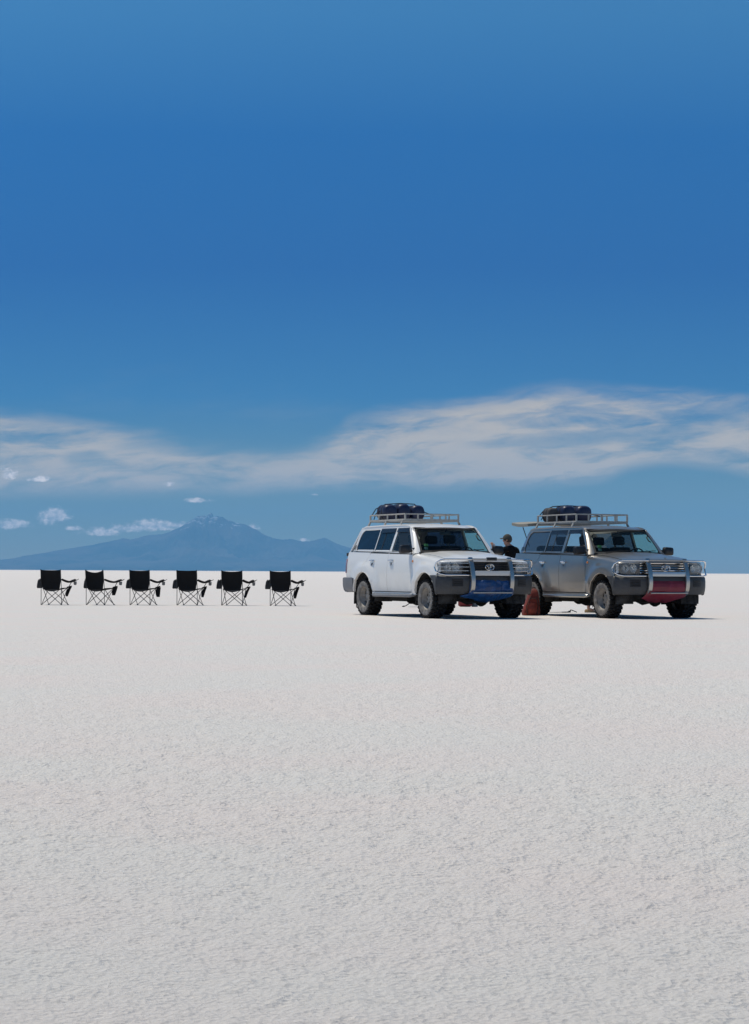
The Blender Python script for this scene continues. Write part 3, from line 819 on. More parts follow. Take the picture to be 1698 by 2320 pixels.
    for xa, yd in ((AX, .22), (-AX, .12)):
        axm = MB(); axm.tube([(xa, -.78, ZC - .02), (xa, .78, ZC - .02)], .045, 8)
        axm.lathe([(.0, -.15), (.06, -.13), (.11, -.07), (.13, 0), (.11, .07), (.06, .13), (0, .15)], 14, 'x', (xa, yd, ZC - .03))
        if xa > 0:
            axm.box((xa + .1, -.45, .36), (.5, .12, .07), Matrix.Rotation(.15, 3, 'Z')); axm.box((xa + .1, .45, .36), (.5, .12, .07), Matrix.Rotation(-.15, 3, 'Z'))
            axm.tube([(xa + .25, -.38, .38), (xa + .25, -.2, .30), (xa + .25, .0, .34)], .05, 8)
        axm.build('axle', M['under'], root)
    ex = MB(); ex.tube([(-.6, .35, .33), (-1.2, .55, .34), (-1.6, .62, .44), (-2.35, .62, .42)], .03, 6); ex.tube([(-.95, -.1, .30), (-.7, -.12, .26), (-.4, -.12, .27), (-.1, -.05, .33)], .06, 8)
    ex.build('exhaust', M['under'], root)
    for s in (-1, 1):
        for (xf, z0, z1, yw) in ((.925, .25, .56, .24), (-1.965, .215, .62, .26)):
            f = MB(); f.box((xf, s * (.90 - yw / 2), (z0 + z1) / 2), (.014, yw, z1 - z0), Matrix.Rotation(.06, 3, 'Y')); f.build('mud_flap', M['seal'], root)
        f = MB(); f.tube([(-2.06, s * .80, .42), (-2.08, s * .80, .14), (-2.08, s * .72, .14), (-2.06, s * .72, .42)], .009, 5); f.build('flap_bracket', M['black'], root)
        st = MB(); st.tube([(.86, s * .84, .445), (.84, s * .95, .415), (.80, s * .97, .41), (-.86, s * .97, .405), (-.92, s * .95, .41), (-.95, s * .84, .44)], .030, 10)
        st.box((-.02, s * .90, .432), (1.6, .10, .016))
        st.build('side_step', spec['step'], root)
    for x, s in ((AX, -1), (AX, 1), (-AX, -1), (-AX, 1)): make_wheel(root, x, s)
    # ---- mirrors
    for s in (-1, 1):
        mm = MB(); 
        rr = []
        for k, (x, sc_) in enumerate(((.685, .6), (.665, .92), (.62, 1.0), (.585, 1.0), (.578, .94))):
            o = rounded([(-.115, -.075), (.115, -.085), (.115, .075), (-.095, .085)], .04, 3)
            rr.append([(x, s * (.985 + a * sc_), 1.292 + b_ * sc_) for a, b_ in o])
        mm.grid(rr, close_v=True); mm.face(rr[0]); mm.face(rr[-1][::-1])
        mm.tube([(.62, s * .79, 1.255), (.62, s * .88, 1.255)], .025, 8); mm.box((.615, s * .815, 1.265), (.10, .04, .10))
        mi = mm.build('mirror', M['black'], root)
        mg = MB(); mg.face([(.576, s * (.985 + a * .9), 1.292 + b_ * .9) for a, b_ in o]); mg.build('mirror_glass', M['chrome'], mi)
    # ---- tail: tailgate, lamps, bumper
    tb = MB()
    if spec['tail_open']:
        ZT = spec['tail_open']
        hx, hz = -2.11, 1.75; L = .74; a = math.radians(1.5)
        prof_ = [(0, 0), (.2, -.03), (.45, -.035), (.65, .01), (L, .04)]
        rows = []; 
        for y in np.linspace(-.70, .70, 9):
            rows.append([(hx - d, y, hz + .06 + d * math.tan(a) * 1.0 + (.03 * (1 - (y / .7) ** 2)) + q * .4) for d, q in prof_])
        tb.grid(rows); tg = tb.build('tailgate', spec['tail_in'], root, thick=.055, off=1.0)
        for s in (-1, 1):
            ss = MB(); ss.tube([(-2.12, s * .66, 1.40), (-2.42, s * .66, 1.80)], .010, 6); ss.build('gas_strut', M['black'], root)
        lt = MB(); lt.box((-2.40, 0, .85), (.05, 1.50, .24)); lt.build('lower_tailgate', P, root, bevel=.015)
        gaps = [((-2.36, s * .80, .98), (.05, .10, .46)) for s in (-1, 1)]
    else:
        rows = []
        for y in np.linspace(-.77, .77, 9):
            rows.append([(-2.46, y * 1.05, .74), (-2.465, y * 1.05, 1.0), (-2.43, y * 1.04, 1.25), (-2.19 - .02 * (1 - (y / .77) ** 2), y * .86, 1.69), (-2.12 - .02 * (1 - (y / .77) ** 2), y * .85, 1.745)])
        tb.grid(rows); tg = tb.build('tailgate', P, root, thick=.03)
        g = MB(); g.face([(-2.436, -.66, 1.29), (-2.436, .66, 1.29), (-2.225, .58, 1.65), (-2.225, -.58, 1.65)]); g.build('rear_window', spec['glass']['quarter'], tg)
        rb = MB(); rb.box((-2.49, -.78, 1.205), (.09, .10, .07)); rb.box((-2.47, -.78, 1.19), (.08, .04, .04)); rb.build('rear_mirror', M['black'], root, bevel=.012)
    for s in (-1, 1):
        tl = MB(); tl.grid([[(-2.30, s * (side_w(-2.28, z) + .008), z), (-2.38, s * (side_w(-2.30, z) - .006), z), (-2.435, s * (side_w(-2.30, z) - .065), z), (-2.455, s * (side_w(-2.30, z) - .16), z)] for z in np.linspace(.83, 1.12, 7)])
        tl.build('tail_light', M['red_lens'], root)
        bk = MB(); bk.box((-2.43, s * .80, .775), (.05, .12, .06)); bk.build('rear_reflector', M['black'], root)
        vt = MB()
        for k in range(4): vt.box((-2.17 + k * .003, s * (gh_y(1.31 + k * .021) - .026 + .0), 1.315 + k * .021), (.085, .012, .009), Matrix.Rotation(-.12, 3, 'Y'))
        vt.build('air_vent', M['seal'], root)
    rbp = MB(); rows = []
    for t in np.linspace(-1, 1, 17):
        y = t * .955; e = abs(t)
        cx = -2.565 + .05 * e ** 2 + .10 * smoothstep(.86, 1, e)
        rows.append([(cx + .12, y * .97, .745), (cx + .02, y, .735), (cx, y, .70), (cx + .01, y, .56), (cx + .05, y * .985, .48), (cx + .14, y * .96, .445)])
    rbp.grid(rows)
    for s in (-1, 1):
        rbp.grid([[(x, s * (.945 + o), z + zz) for o, z in ((-.03, .745), (.008, .732), (.012, .69), (.008, .58), (-.012, .49), (-.05, .45))] for x, zz in ((-2.42, 0), (-2.30, 0), (-2.15, .0), (-2.00, .01), (-1.93, .02))])
    rbp.build('rear_bumper', M['rearplastic'], root, thick=.02, auto=50)
    # ---- cabin
    def seat(x, y, hr=True, h=.60):
        o = MB(); o.box((x + .22, y, .80), (.50, .46, .15)); o.build('seat', M['seat'], root, bevel=.05)
        b_ = MB(); b_.box((x - .10, y, 1.08), (.13, .46, h), Matrix.Rotation(-.25, 3, 'Y')); bo = b_.build('seat_back', M['seat'], root, bevel=.05)
        if hr: k = MB(); k.box((x - .205, y, 1.08 + h / 2 + .12), (.09, .25, .17), Matrix.Rotation(-.15, 3, 'Y')); k.build('headrest', M['seat'], bo, bevel=.035)
    for y in (-.38, .38): seat(-.05, y)
    for y in (-.42, .0, .42): seat(-.95, y, y != 0)
    bs = MB(); bs.box((-1.78, 0, 1.06), (.16, 1.25, .70), Matrix.Rotation(-.18, 3, 'Y')); bs.build('rear_cabin_block', M['seat'], root, bevel=.05)  # added dark block for third row and luggage, darkens the view through the windows
    ds = MB(); ds.grid([[(.56, y, .95), (.55, y, 1.20), (.62, y, 1.245 + .03 * math.exp(-((y - .38) / .18) ** 2)), (.80, y, 1.245 + .015 * math.exp(-((y - .38) / .2) ** 2)), (.95 - .22 * (y / .78) ** 2, y, 1.22)] for y in np.linspace(-.74, .74, 19)])
    ds.build('dashboard', M['dash'], root)
    sw_ = MB(); c = Vector((.40, .38, 1.17)); tq = Matrix.Rotation(math.radians(-65), 3, 'Y')
    sw_.tube([c + tq @ Vector((.19 * math.cos(a), .19 * math.sin(a), 0)) for a in np.linspace(0, 2 * math.pi, 24, endpoint=False)], .013, 6, closed=True)
    sw_.tube([c + tq @ Vector((-.19, 0, 0)), c, c + tq @ Vector((.19, 0, 0))], .016, 5); sw_.tube([c, (.62, .38, 1.05)], .03, 6)
    sw_.build('steering_wheel', M['black'], root)
    rm = MB(); rm.box((.33, 0, 1.60), (.03, .22, .06)); rm.tube([(.34, 0, 1.62), (.39, 0, 1.69)], .01, 5); rm.build('cabin_mirror', M['black'], root, bevel=.01)
    for s in (-1, 1):
        gr = MB(); gr.tube([(.40, s * .655, 1.585), (.42, s * .62, 1.57), (.50, s * .625, 1.49), (.53, s * .66, 1.465)], .012, 6); gr.build('grab_handle', M['black'], root)
    sk = MB(); sk.box(Vector(ws(.26, -.60)) + Vector((-.014, 0, 0)), (.012, .085, .06), Matrix.Rotation(math.radians(-38), 3, 'Y')); sk.build('windscreen_sticker', M['tag_green'], wpane)
    sk = MB(); sk.box(Vector(ws(.14, -.615)) + Vector((-.014, 0, 0)), (.012, .07, .06), Matrix.Rotation(math.radians(-38), 3, 'Y')); sk.build('windscreen_sticker', M['tag_teal'], wpane)
    an = MB(); an.tube([(.86, -.78, 1.20), (.85, -.79, 1.235)], .011, 6); an.build('aerial', M['black'], root)
    if spec['pad'] is False:
        wn = MB()
        for y in (-.2, .32): wn.box((1.25, y, hoodz(1.25, y) + .008), (.03, .03, .014))
        wn.box((2.07, .06, hoodz(2.07, .06) + .02), (.05, .03, .035)); wn.build('washer_jet', M['steel'], hood, bevel=.004)
    # ---- roof rack
    rk = empty_part('roof_rack', root); zb, zt = 1.868, spec['rack_top']; x0, x1, yr = -1.91, -.26, .575
    fr_ = MB()
    for z, r_ in ((zb, .020), (zt, .015)):
        fr_.tube([(x0, -yr, z), (x1, -yr, z), (x1, yr, z), (x0, yr, z)], r_, 6, closed=True)
    for s in (-1, 1):
        fr_.box(((x0 + x1) / 2, s * yr, zb), (x1 - x0, .024, .048)); 
    fr_.box((x1, 0, zb), (.024, 2 * yr, .048)); fr_.box((x0, 0, zb), (.024, 2 * yr, .048))
    fr_.build('rack_frame', M['rack'], rk)
    spots = [(x, s * yr, .028 if x0 < x < x1 else .045, .022) for s in (-1, 1) for x in np.linspace(x0, x1, 5)]
    spots += [(x1, y, .02, .028 if y else .045) for y in (-.30, 0, .30)] + [(x0, y, .02, .028) for y in (-.30, 0, .30)]
    for (x, y, a, b_) in spots:
        ps = MB(); ps.box((x, y, (zb + zt) / 2), (a, b_, zt - zb)); ps.build('rack_post', M['rack'], rk, smooth=False)
    sl_ = MB()
    for x in np.linspace(x0 + .12, x1 - .12, 8): sl_.box((x, 0, zb - .016), (.045, 2 * yr - .03, .014))
    sl_.build('rack_floor', M['rack'], rk)
    for s in (-1, 1):
        for x in (x0 + .05, (x0 + x1) / 2 - .0, x1 - .06):
            ft = MB(); ft.hexa([(x - .03, s * .665, 1.755), (x + .03, s * .665, 1.755), (x + .03, s * .64, 1.755), (x - .03, s * .64, 1.755), (x - .022, s * .61, zb - .01), (x + .022, s * .61, zb - .01), (x + .022, s * .58, zb - .01), (x - .022, s * .58, zb - .01)])
            ft.build('rack_foot', M['rack'], rk)
    return root
def empty_part(name, parent):
    o = bpy.data.objects.new(name, None); COL.objects.link(o); o.parent = parent; o.empty_display_size = .1; return o

random.seed(3)
white = dusty('white_paint', (0.84, 0.815, 0.775), 0.30, (0.60, 0.57, 0.53), 0.24, coat=0.5)
silver = dusty('warm_silver_paint', (0.34, 0.315, 0.285), 0.28, (0.42, 0.40, 0.37), 0.25, metal=0.75, coat=0.2)
g_navy = glass('navy_tint', (0.06, 0.07, 0.11), (0.05, 0.06, 0.12), 1.0)
g_blue = glass('blue_tint', (0.10, 0.14, 0.19), (0.05, 0.08, 0.12), 1.0)
g_clear = glass('green_tint_clear', (0.86, 1.0, 0.92), (0.10, 0.12, 0.12), 0.8)
g_front = glass('front_clear', (0.70, 0.74, 0.74), (0.08, 0.08, 0.08), 0.7)
g_smoke = glass('light_smoke', (0.22, 0.22, 0.25), (0.09, 0.09, 0.11), 0.7)
g_open = glass('almost_clear', (0.93, 0.95, 0.95), (0.05, 0.05, 0.05), 0.25)
g_screen = glass('windscreen_glass', (0.76, 0.86, 0.81), (0.015, 0.02, 0.02), 0.40)
WHITE_POS, WHITE_YAW = (1.2266, 40.178, 0), 24.16
SILV_POS, SILV_YAW = (4.628, 41.009, 0), 22.9
def yaw(deg): return math.radians(deg - 90)
w_car = make_car(dict(paint=white, loc=WHITE_POS, rz=yaw(WHITE_YAW), visors=True, wires=True, pad=True, plate=M['white_plate'], slats=[.86, .905, .95, .995, 1.04], slat_mat=M['black'], step=M['rearplastic'], rack_top=1.985, tail_open=None,
    glass=dict(front=g_front, rear=g_blue, quarter=g_navy, far_front=g_clear, far_rear=g_navy, far_quarter=g_navy, screen=g_screen)))
tag(w_car, 'white off-road car with bull bar and roof rack, blue tarp lashed to its bumper', 'car', 'off-road cars parked on the salt')
s_car = make_car(dict(paint=silver, loc=SILV_POS, rz=yaw(SILV_YAW), visors=True, wires=False, pad=False, plate=M['silver_plate'], slats=[.865, .91, .955, 1.0, 1.045], slat_mat=M['chrome'], step=M['steel'], rack_top=2.02, tail_open=1.85, tail_in=mat('beige_tailgate_trim', (0.34, 0.31, 0.25), 0.7),
    glass=dict(front=g_open, rear=g_smoke, quarter=g_smoke, far_front=g_clear, far_rear=g_smoke, far_quarter=g_smoke, screen=g_screen)))
tag(s_car, 'warm silver off-road car with raised tailgate and chrome grille', 'car', 'off-road cars parked on the salt')

# ------------------------------------------------------------ folding camp chairs
fabric = mat('black_canvas', (0.011, 0.011, 0.012), 0.95, bump=(220, .3, .001), spec=0.2)
fabric2 = mat('dark_mesh_pocket', (0.03, 0.03, 0.032), 0.9)
meshgrey = mat('grey_mesh', (0.20, 0.20, 0.20), 0.9)
tubem = mat('black_tube', (0.025, 0.025, 0.027), 0.45)
def make_chair(px, depth, phi, label, dip=.02, bag=(.06, .05, .20, 0.0), topw=1.0):
    p = at(px, depth, -.006); r = empty('camp_chair', p, -math.radians(phi)); rnd = random.Random(int(px))
    tag(r, label, 'camp chair', 'camp chairs set out in a row')
    R_ = .0085
    RL, RR, FL, FR = Vector((-.262, 0, .01)), Vector((.262, 0, .01)), Vector((-.255, .44, .01)), Vector((.255, .44, .01))
    SRL, SRR, SFL, SFR = Vector((-.235, .03, .415)), Vector((.235, .03, .415)), Vector((-.245, .43, .43)), Vector((.245, .43, .43))
    for a, b_, off in ((RL, SRR, 0), (RR, SRL, .018), (FL, SFR, 0), (FR, SFL, .018), (RL, SFL, 0), (FL, SRL, .0), (RR, SFR, 0), (FR, SRR, 0)):
        k = MB(); o = Vector((0, off, 0)); k.tube([a + o, b_ + o], R_, 6); k.build('leg', tubem, r)
    for s in (-1, 1):
        k = MB(); k.tube([(s * .268, -.012, .01), (s * .266, -.02, .42), (s * .262, -.07, .865)], R_, 6); k.build('back_pole', tubem, r)
        k = MB(); k.tube([(s * .25, .43, .42), (s * .36, .43, .585)], R_, 6); k.build('arm_post', tubem, r)
        k = MB(); n = 9; rows = []
        for i in range(n):
            t = i / (n - 1); x = s * (.262 + .19 * t ** 1.1); y = -.04 + .56 * t; z = .648 - .055 * math.sin(math.pi * min(1, t * 1.05)) - .03 * t + (.022 * smoothstep(.75, 1, t))
            w_ = .032 + .036 * math.sin(math.pi * t) + .02 * t
            rows.append([(x - s * w_, y, z + .006), (x, y, z - .022), (x + s * w_, y, z + .008)])
        k.grid(rows); k.build('armrest', fabric, r, thick=.012, off=0)
        c = Vector((s * .44, .44, .585))
        k = MB(); k.lathe([(.040, 0), (.036, -.07), (.030, -.085), (0, -.09)], 12, 'z', c); k.build('cup_holder', meshgrey if s > 0 else fabric2, r, thick=.003)
        f = MB()
        for q in (RL, FL) if s < 0 else (RR, FR): f.box((q.x, q.y, .012), (.03, .03, .022))
        f.build('foot', tubem, r, smooth=False)
    bk = MB(); rows = []
    for i in range(12):
        t = i / 11; row = []
        for j in range(13):
            u = -1 + j / 6; hw = interp(t, [(0, .215), (.2, .235), (.5, .262), (.8, .268), (1, .268)]) * (topw if t > .7 else 1)
            z = .385 + .485 * t - (dip * (1 - u * u) ** (1.0) * smoothstep(.6, 1, t)) + .012 * smoothstep(.85, 1, abs(u)) * smoothstep(.8, 1, t)
            y = -.01 - .055 * t + .065 * (1 - u * u) * math.sin(math.pi * min(1, .15 + t * .8)) + rnd.uniform(-1, 1) * .004
            row.append((u * hw, y, z))
        rows.append(row)
    bk.grid(rows); bk.build('backrest', fabric, r, thick=.012)
    st = MB(); rows = []
    for i in range(8):
        t = i / 7
        rows.append([((-1 + j / 5) * .245, .01 + .43 * t, .425 - .075 * (1 - (-1 + j / 5) ** 2) * (1 - .4 * t) + .01 * t) for j in range(11)])
    st.grid(rows); st.build('seat', fabric, r, thick=.012)
    # insulated pocket under the left arm
    k = MB(); rows = []
    for z, q in ((.635, .75), (.60, 1), (.50, 1.05), (.44, 1.0), (.415, .8)):
        rows.append([(-.352 + a * q * 1.25 - (.635 - z) * .14, .16 + b_ * q, z) for a, b_ in rounded([(-.055, -.05), (.055, -.05), (.055, .05), (-.055, .05)], .03, 3)])
    k.grid(rows, close_v=True); k.face(rows[0]); k.face(rows[-1][::-1]); k.build('side_pocket', fabric2, r)
    # storage bag hanging from the right front seat corner
    bw, bd_, bl, lean = bag; k = MB(); rows = []
    for t in np.linspace(0, 1, 7):
        z = .445 - bl * t; q = .55 + .6 * math.sin(math.pi * min(1, .2 + t * .7))
        rows.append([(.285 + lean * t + a * q + (.05 * (1 - t) ** 3), .40 + b_ * q, z) for a, b_ in rounded([(-bw / 2, -bd_ / 2), (bw / 2, -bd_ / 2), (bw / 2, bd_ / 2), (-bw / 2, bd_ / 2)], .015, 2)])
    k.grid(rows, close_v=True); k.face(rows[0]); k.face(rows[-1][::-1]); k.build('storage_bag', fabric, r)
    k = MB(); k.box((.30, .41, .452), (.12, .05, .03), Matrix.Rotation(-.25, 3, 'Y')); k.build('bag_strap', fabric, r)
    return r
make_chair(118.3, 51.0, 14, 'black folding camp chair at the far left end of the row', .012, (.07, .05, .23, -.05))
make_chair(218.3, 51.2, 26, 'black folding camp chair whose backrest top dips in a deep V, second from the left', .062, (.09, .06, .20, -.02), .97)
make_chair(319.3, 51.5, 16.5, 'third black folding camp chair from the left, wide bag hanging off its seat corner', .018, (.10, .06, .24, .03))
make_chair(426.0, 51.5, 15, 'fourth black folding camp chair from the left, with a nearly straight backrest top', .010, (.075, .05, .24, -.03))
make_chair(527.7, 51.6, 10.5, 'fifth black folding camp chair, one place left of the chair nearest the white car', .028, (.06, .05, .25, -.05))
make_chair(637.5, 51.5, 13.5, 'black folding camp chair at the right end of the row, nearest the white car', .024, (.075, .05, .26, -.03))

# ------------------------------------------------------------ loads tied to the cars (placed in the car's own frame)
def place(o, pos, deg):
    o.location = pos; o.rotation_euler = (0, 0, yaw(deg)); return o
def crumple(x, y, seed, a, sc):
    v = np.array([[x]]); u = np.array([[y]])
    return float(a * (1 - 3.2 * abs(vnoise(v / sc + 77.3, u / sc * .45 + 31.7, seed)[0, 0])) + a * .6 * vnoise(v / sc * 2.3 + 9.1, u / sc * 2.1 + 5.2, seed + 1)[0, 0])
def tarp(name, m, pos, deg, seed, rough, outline, prof, label, cat):
    k = MB(); rows = []
    for i, t in enumerate(np.linspace(0, 1, 46)):
        z = interp(t, [(0, .715), (.55, .47), (1, .318)]); hw0 = interp(z, outline[0]); hw1 = interp(z, outline[1]); row = []
        for j in range(45):
            u = j / 44; y = -hw0 + (hw0 + hw1) * u; x = interp(z, prof) + .055
            e = abs(2 * u - 1); x -= .05 * e ** 6
            x += crumple(y, z, seed, rough, .13)
            row.append((x, y + crumple(z, y, seed + 5, rough * .5, .2), z - .02 * math.sin(3 * math.pi * u + seed) * t))
        rows.append(row)
    k.grid(rows)
    back = [[(p[0] - .10 - .35 * (1 - abs(p[2] - .5)), p[1] * .96, p[2] + .015) for p in r] for r in (rows[0], rows[-1])]
    k.grid([rows[-1], back[1]]); k.grid([rows[0], back[0]])
    o = k.build(name, m, None, thick=.004, auto=60); place(o, pos, deg); return tag(o, label, cat)
blue_cloth = mat('blue_tarpaulin', (0.009, 0.060, 0.195), 0.42, bump=(16, .6, .02), var=(6.0, .8, (0.005, 0.028, 0.10)))
red_cloth = mat('dark_red_cover', (0.21, 0.018, 0.034), 0.5, bump=(9, .3, .02), var=(5.0, .6, (0.13, 0.013, 0.022)))
tarp('blue_tarp', blue_cloth, WHITE_POS, WHITE_YAW, 3, .034, ([(.318, .10), (.37, .34), (.42, .62), (.47, .46), (.72, .44)], [(.318, .10), (.37, .36), (.44, .46), (.72, .43)]),
     [(.318, 2.03), (.38, 2.13), (.45, 2.215), (.52, 2.25), (.60, 2.255), (.68, 2.245), (.715, 2.225)], 'crumpled blue tarp lashed under the bull bar of the white car', 'tarp')
tarp('red_cover', red_cloth, SILV_POS, SILV_YAW, 8, .007, ([(.318, .16), (.345, .34), (.40, .52), (.47, .47), (.60, .425), (.72, .40)], [(.318, .14), (.345, .30), (.40, .42), (.47, .43), (.72, .40)]),
     [(.318, 2.07), (.36, 2.14), (.45, 2.225), (.52, 2.262), (.60, 2.27), (.66, 2.258), (.715, 2.225)], 'smooth dark red cover bulging below the bull bar of the silver car', 'tarp')
navy_bag = mat('navy_duffel', (0.016, 0.021, 0.06), 0.40, bump=(14, .35, .02), var=(7.0, .6, (0.035, 0.04, 0.085)))
grey_bag = mat('grey_brown_duffel', (0.10, 0.085, 0.075), 0.7, bump=(14, .4, .02), var=(7.0, .7, (0.05, 0.045, 0.045)))
strapm = mat('webbing', (0.02, 0.02, 0.026), 0.8)
def duffel(pos, deg, y, hw, z0, z1, xf, xr, m, label, group, seed):
    k = MB(); rows = []; zc = (z0 + z1) / 2; hz = (z1 - z0) / 2; rnd = random.Random(seed); n = 26
    for t in (0, .02, .06, .14, .24, .35, .5, .65, .8, .92, 1.0):
        x = xf + (xr - xf) * t; q = min(1, (1 - (1 - min(1, t / .14)) ** 2) * .22 + .78) if t < .14 else 1.0
        if t > .8: q = 1 - .16 * ((t - .8) / .2) ** 2
        row = []
        for i in range(n):
            a = 2 * math.pi * i / n; c, s_ = math.cos(a), math.sin(a); e = .72
            row.append((x, y + math.copysign(abs(c) ** e, c) * hw * q * (1 + .015 * math.sin(a * 5 + seed + x * 9)), zc - .0 + math.copysign(abs(s_) ** e, s_) * hz * q - .03 * max(0, t - .8) * 5 * .3))
        rows.append(row)
    k.grid(rows, close_v=True); k.face(rows[0][::-1]); k.face(rows[-1])
    r = place(empty('duffel_bag'), pos, deg); tag(r, label, 'duffel bag', group)
    b = k.build('bag_body', m, r, auto=50)
    for t in (.32, .68):
        x = xf + (xr - xf) * t; s_ = MB(); ring = []
        for i in range(n):
            a = 2 * math.pi * i / n; c, q = math.cos(a), math.sin(a); e = .72
            ring.append((x, y + math.copysign(abs(c) ** e, c) * (hw + .003), zc + math.copysign(abs(q) ** e, q) * (hz + .003)))
        s_.grid([[(p[0] - .02, p[1], p[2]), (p[0] + .02, p[1], p[2])] for p in ring], close_u=True); s_.build('strap', strapm, r)
    return r
G1, G2 = 'duffel bags on the white car roof', 'duffel bags on the silver car roof'
duffel(WHITE_POS, WHITE_YAW, -.325, .152, 1.892, 2.205, -1.46, -1.88, navy_bag, 'navy duffel bag on the white car roof, nearest the side windows', G1, 1)
duffel(WHITE_POS, WHITE_YAW, -.015, .150, 1.892, 2.222, -1.48, -1.90, navy_bag, 'navy duffel bag on the white car roof, wedged between two others', G1, 2)
duffel(WHITE_POS, WHITE_YAW, .29, .148, 1.892, 2.200, -1.47, -1.88, navy_bag, 'navy duffel bag on the white car roof, on the far side of the three', G1, 3)
duffel(SILV_POS, SILV_YAW, -.375, .125, 1.892, 2.185, -1.60, -1.90, grey_bag, 'grey brown bag behind the navy bags on the silver car roof', G2, 4)
duffel(SILV_POS, SILV_YAW, -.085, .160, 1.892, 2.230, -1.46, -1.90, navy_bag, 'round ended navy duffel bag on the silver car roof, beside the grey bag', G2, 5)
duffel(SILV_POS, SILV_YAW, .265, .178, 1.892, 2.235, -1.44, -1.88, navy_bag, 'larger round ended navy duffel bag on the silver car roof, far side', G2, 6)
for pos, deg, lab, zt in ((WHITE_POS, WHITE_YAW, 'dark rope tied over the three bags on the white car roof', 1.985), (SILV_POS, SILV_YAW, 'dark rope tied over the bags on the silver car roof', 2.02)):
    k = MB()
    k.tube([(-1.90, -.55, zt), (-1.86, -.48, 2.12), (-1.72, -.33, 2.214), (-1.68, -.02, 2.236), (-1.66, .28, 2.225), (-1.50, .44, 2.06), (-1.35, .565, zt)], .011, 6)
    k.tube([(-1.91, -.50, zt - .08), (-1.82, -.50, 2.02), (-1.66, -.485, 2.07)], .009, 5)
    o = k.build('tie_rope', strapm); place(o, pos, deg); tag(o, lab, 'rope')

# ------------------------------------------------------------ luggage and tools standing on the salt
def backpack():
    r = empty('backpack', at(1204, 41.55, -.01), math.radians(8)); tag(r, 'rust red backpack standing on the salt against the silver car rear wheel', 'backpack')
    red = mat('rust_red_nylon', (0.21, 0.028, 0.016), 0.75, bump=(25, .6, .014), var=(9.0, .8, (0.10, 0.014, 0.010)))
    dk = mat('pack_dark_trim', (0.05, 0.018, 0.016), 0.8)
    k = MB(); rows = []
    for z, hw, cx, d in ((0, .16, -.005, .12), (.03, .182, -.0, .14), (.12, .178, .005, .15), (.22, .155, .018, .145), (.32, .125, .035, .13), (.41, .108, .045, .12), (.48, .088, .052, .10), (.53, .062, .055, .07), (.55, .03, .055, .03)):
        rows.append([(cx + a + .006 * math.sin(z * 60 + a * 30), b_, z) for a, b_ in rounded([(-hw, -d), (hw, -d), (hw, d), (-hw, d)], min(hw, d) * .6, 4)])
    k.grid(rows, close_v=True); k.face(rows[0]); k.face(rows[-1][::-1]); k.build('pack_body', red, r, sub=1)
    k = MB(); rows = []
    for z, hw, d in ((.05, .09, -.155), (.10, .11, -.185), (.20, .105, -.185), (.27, .08, -.155)):
        rows.append([(-hw, d + .04, z), (-hw * .8, d, z), (0, d - .012, z), (hw * .8, d, z), (hw, d + .04, z)])
    k.grid(rows); k.build('front_pocket', red, r, sub=1)
    for s in (-1, 1):
        k = MB(); k.tube([(.05 + s * .035, -.07, .48), (.03 + s * .07, -.13, .36), (s * .12, -.165, .20), (s * .10, -.14, .04)], .012, 6, flat=.5); k.build('strap', dk, r)
    k = MB(); k.tube([(.03, 0, .53), (.035, 0, .57), (.085, 0, .57), (.09, 0, .53)], .010, 6); k.build('carry_loop', dk, r)
    k = MB(); k.tube([(-.075, -.11, .34), (.03, -.14, .355), (.145, -.10, .34)], .012, 6, flat=.6); k.build('lid_seam', dk, r)
backpack()
def small_bag():
    r = empty('holdall', at(1058, 51.6, -.01)); tag(r, 'dark red holdall on the salt behind the white car, left of the grey bucket', 'bag')
    k = MB(); rows = []
    for x in np.linspace(-.20, .14, 8):
        q = 1 - .25 * (abs(x + .03) / .17) ** 4
        rows.append([(x, .14 * q * math.cos(a), .15 + .15 * q * math.sin(a)) for a in np.linspace(0, 2 * math.pi, 18, endpoint=False)])
    k.grid(rows, close_v=True); k.face(rows[0]); k.face(rows[-1][::-1])
    k.build('bag_body', mat('holdall_red', (0.22, 0.03, 0.03), .7, bump=(20, .4, .01)), r)
    k = MB(); k.tube([(-.1, -.10, .26), (-.09, -.12, .34), (.06, -.12, .34), (.07, -.10, .26)], .010, 6); k.build('handle', strapm, r)
    r = empty('bucket', at(1077, 51.7, -.005)); tag(r, 'grey plastic bucket on the salt right of the dark red holdall', 'bucket')
    k = MB(); k.lathe([(0, .005), (.075, 0), (.10, .27), (.108, .275), (.108, .29), (.095, .285), (.07, .02), (0, .02)], 20, 'z'); k.build('bucket_body', mat('bucket_grey', (.16, .165, .16), .6), r)
    k = MB(); k.tube([(.10 * math.cos(a), -.01, .27 - .11 * math.sin(a) * -1) for a in np.linspace(0, math.pi, 9)], .004, 5); k.build('handle', M['steel'], r)
small_bag()
def strap_tool():
    a = at(1292, 44.7, 0); k = MB()
    k.tube([(-.17, .02, .010), (-.05, .0, .012), (.0, -.01, .018), (.03, 0, .060), (.06, .0, .050), (.16, .01, .010)], [.010, .012, .020, .012, .011, .009], 7)
    k.box((.0, 0, .022), (.05, .03, .035)); k.tube([(-.42, .05, .004), (-.30, .0, .006), (-.17, .02, .010)], .006, 5)
    o = k.build('wheel_brace', M['black']); o.location = a; tag(o, 'thin black wheel brace lying on the salt behind the silver car', 'tool')
strap_tool()
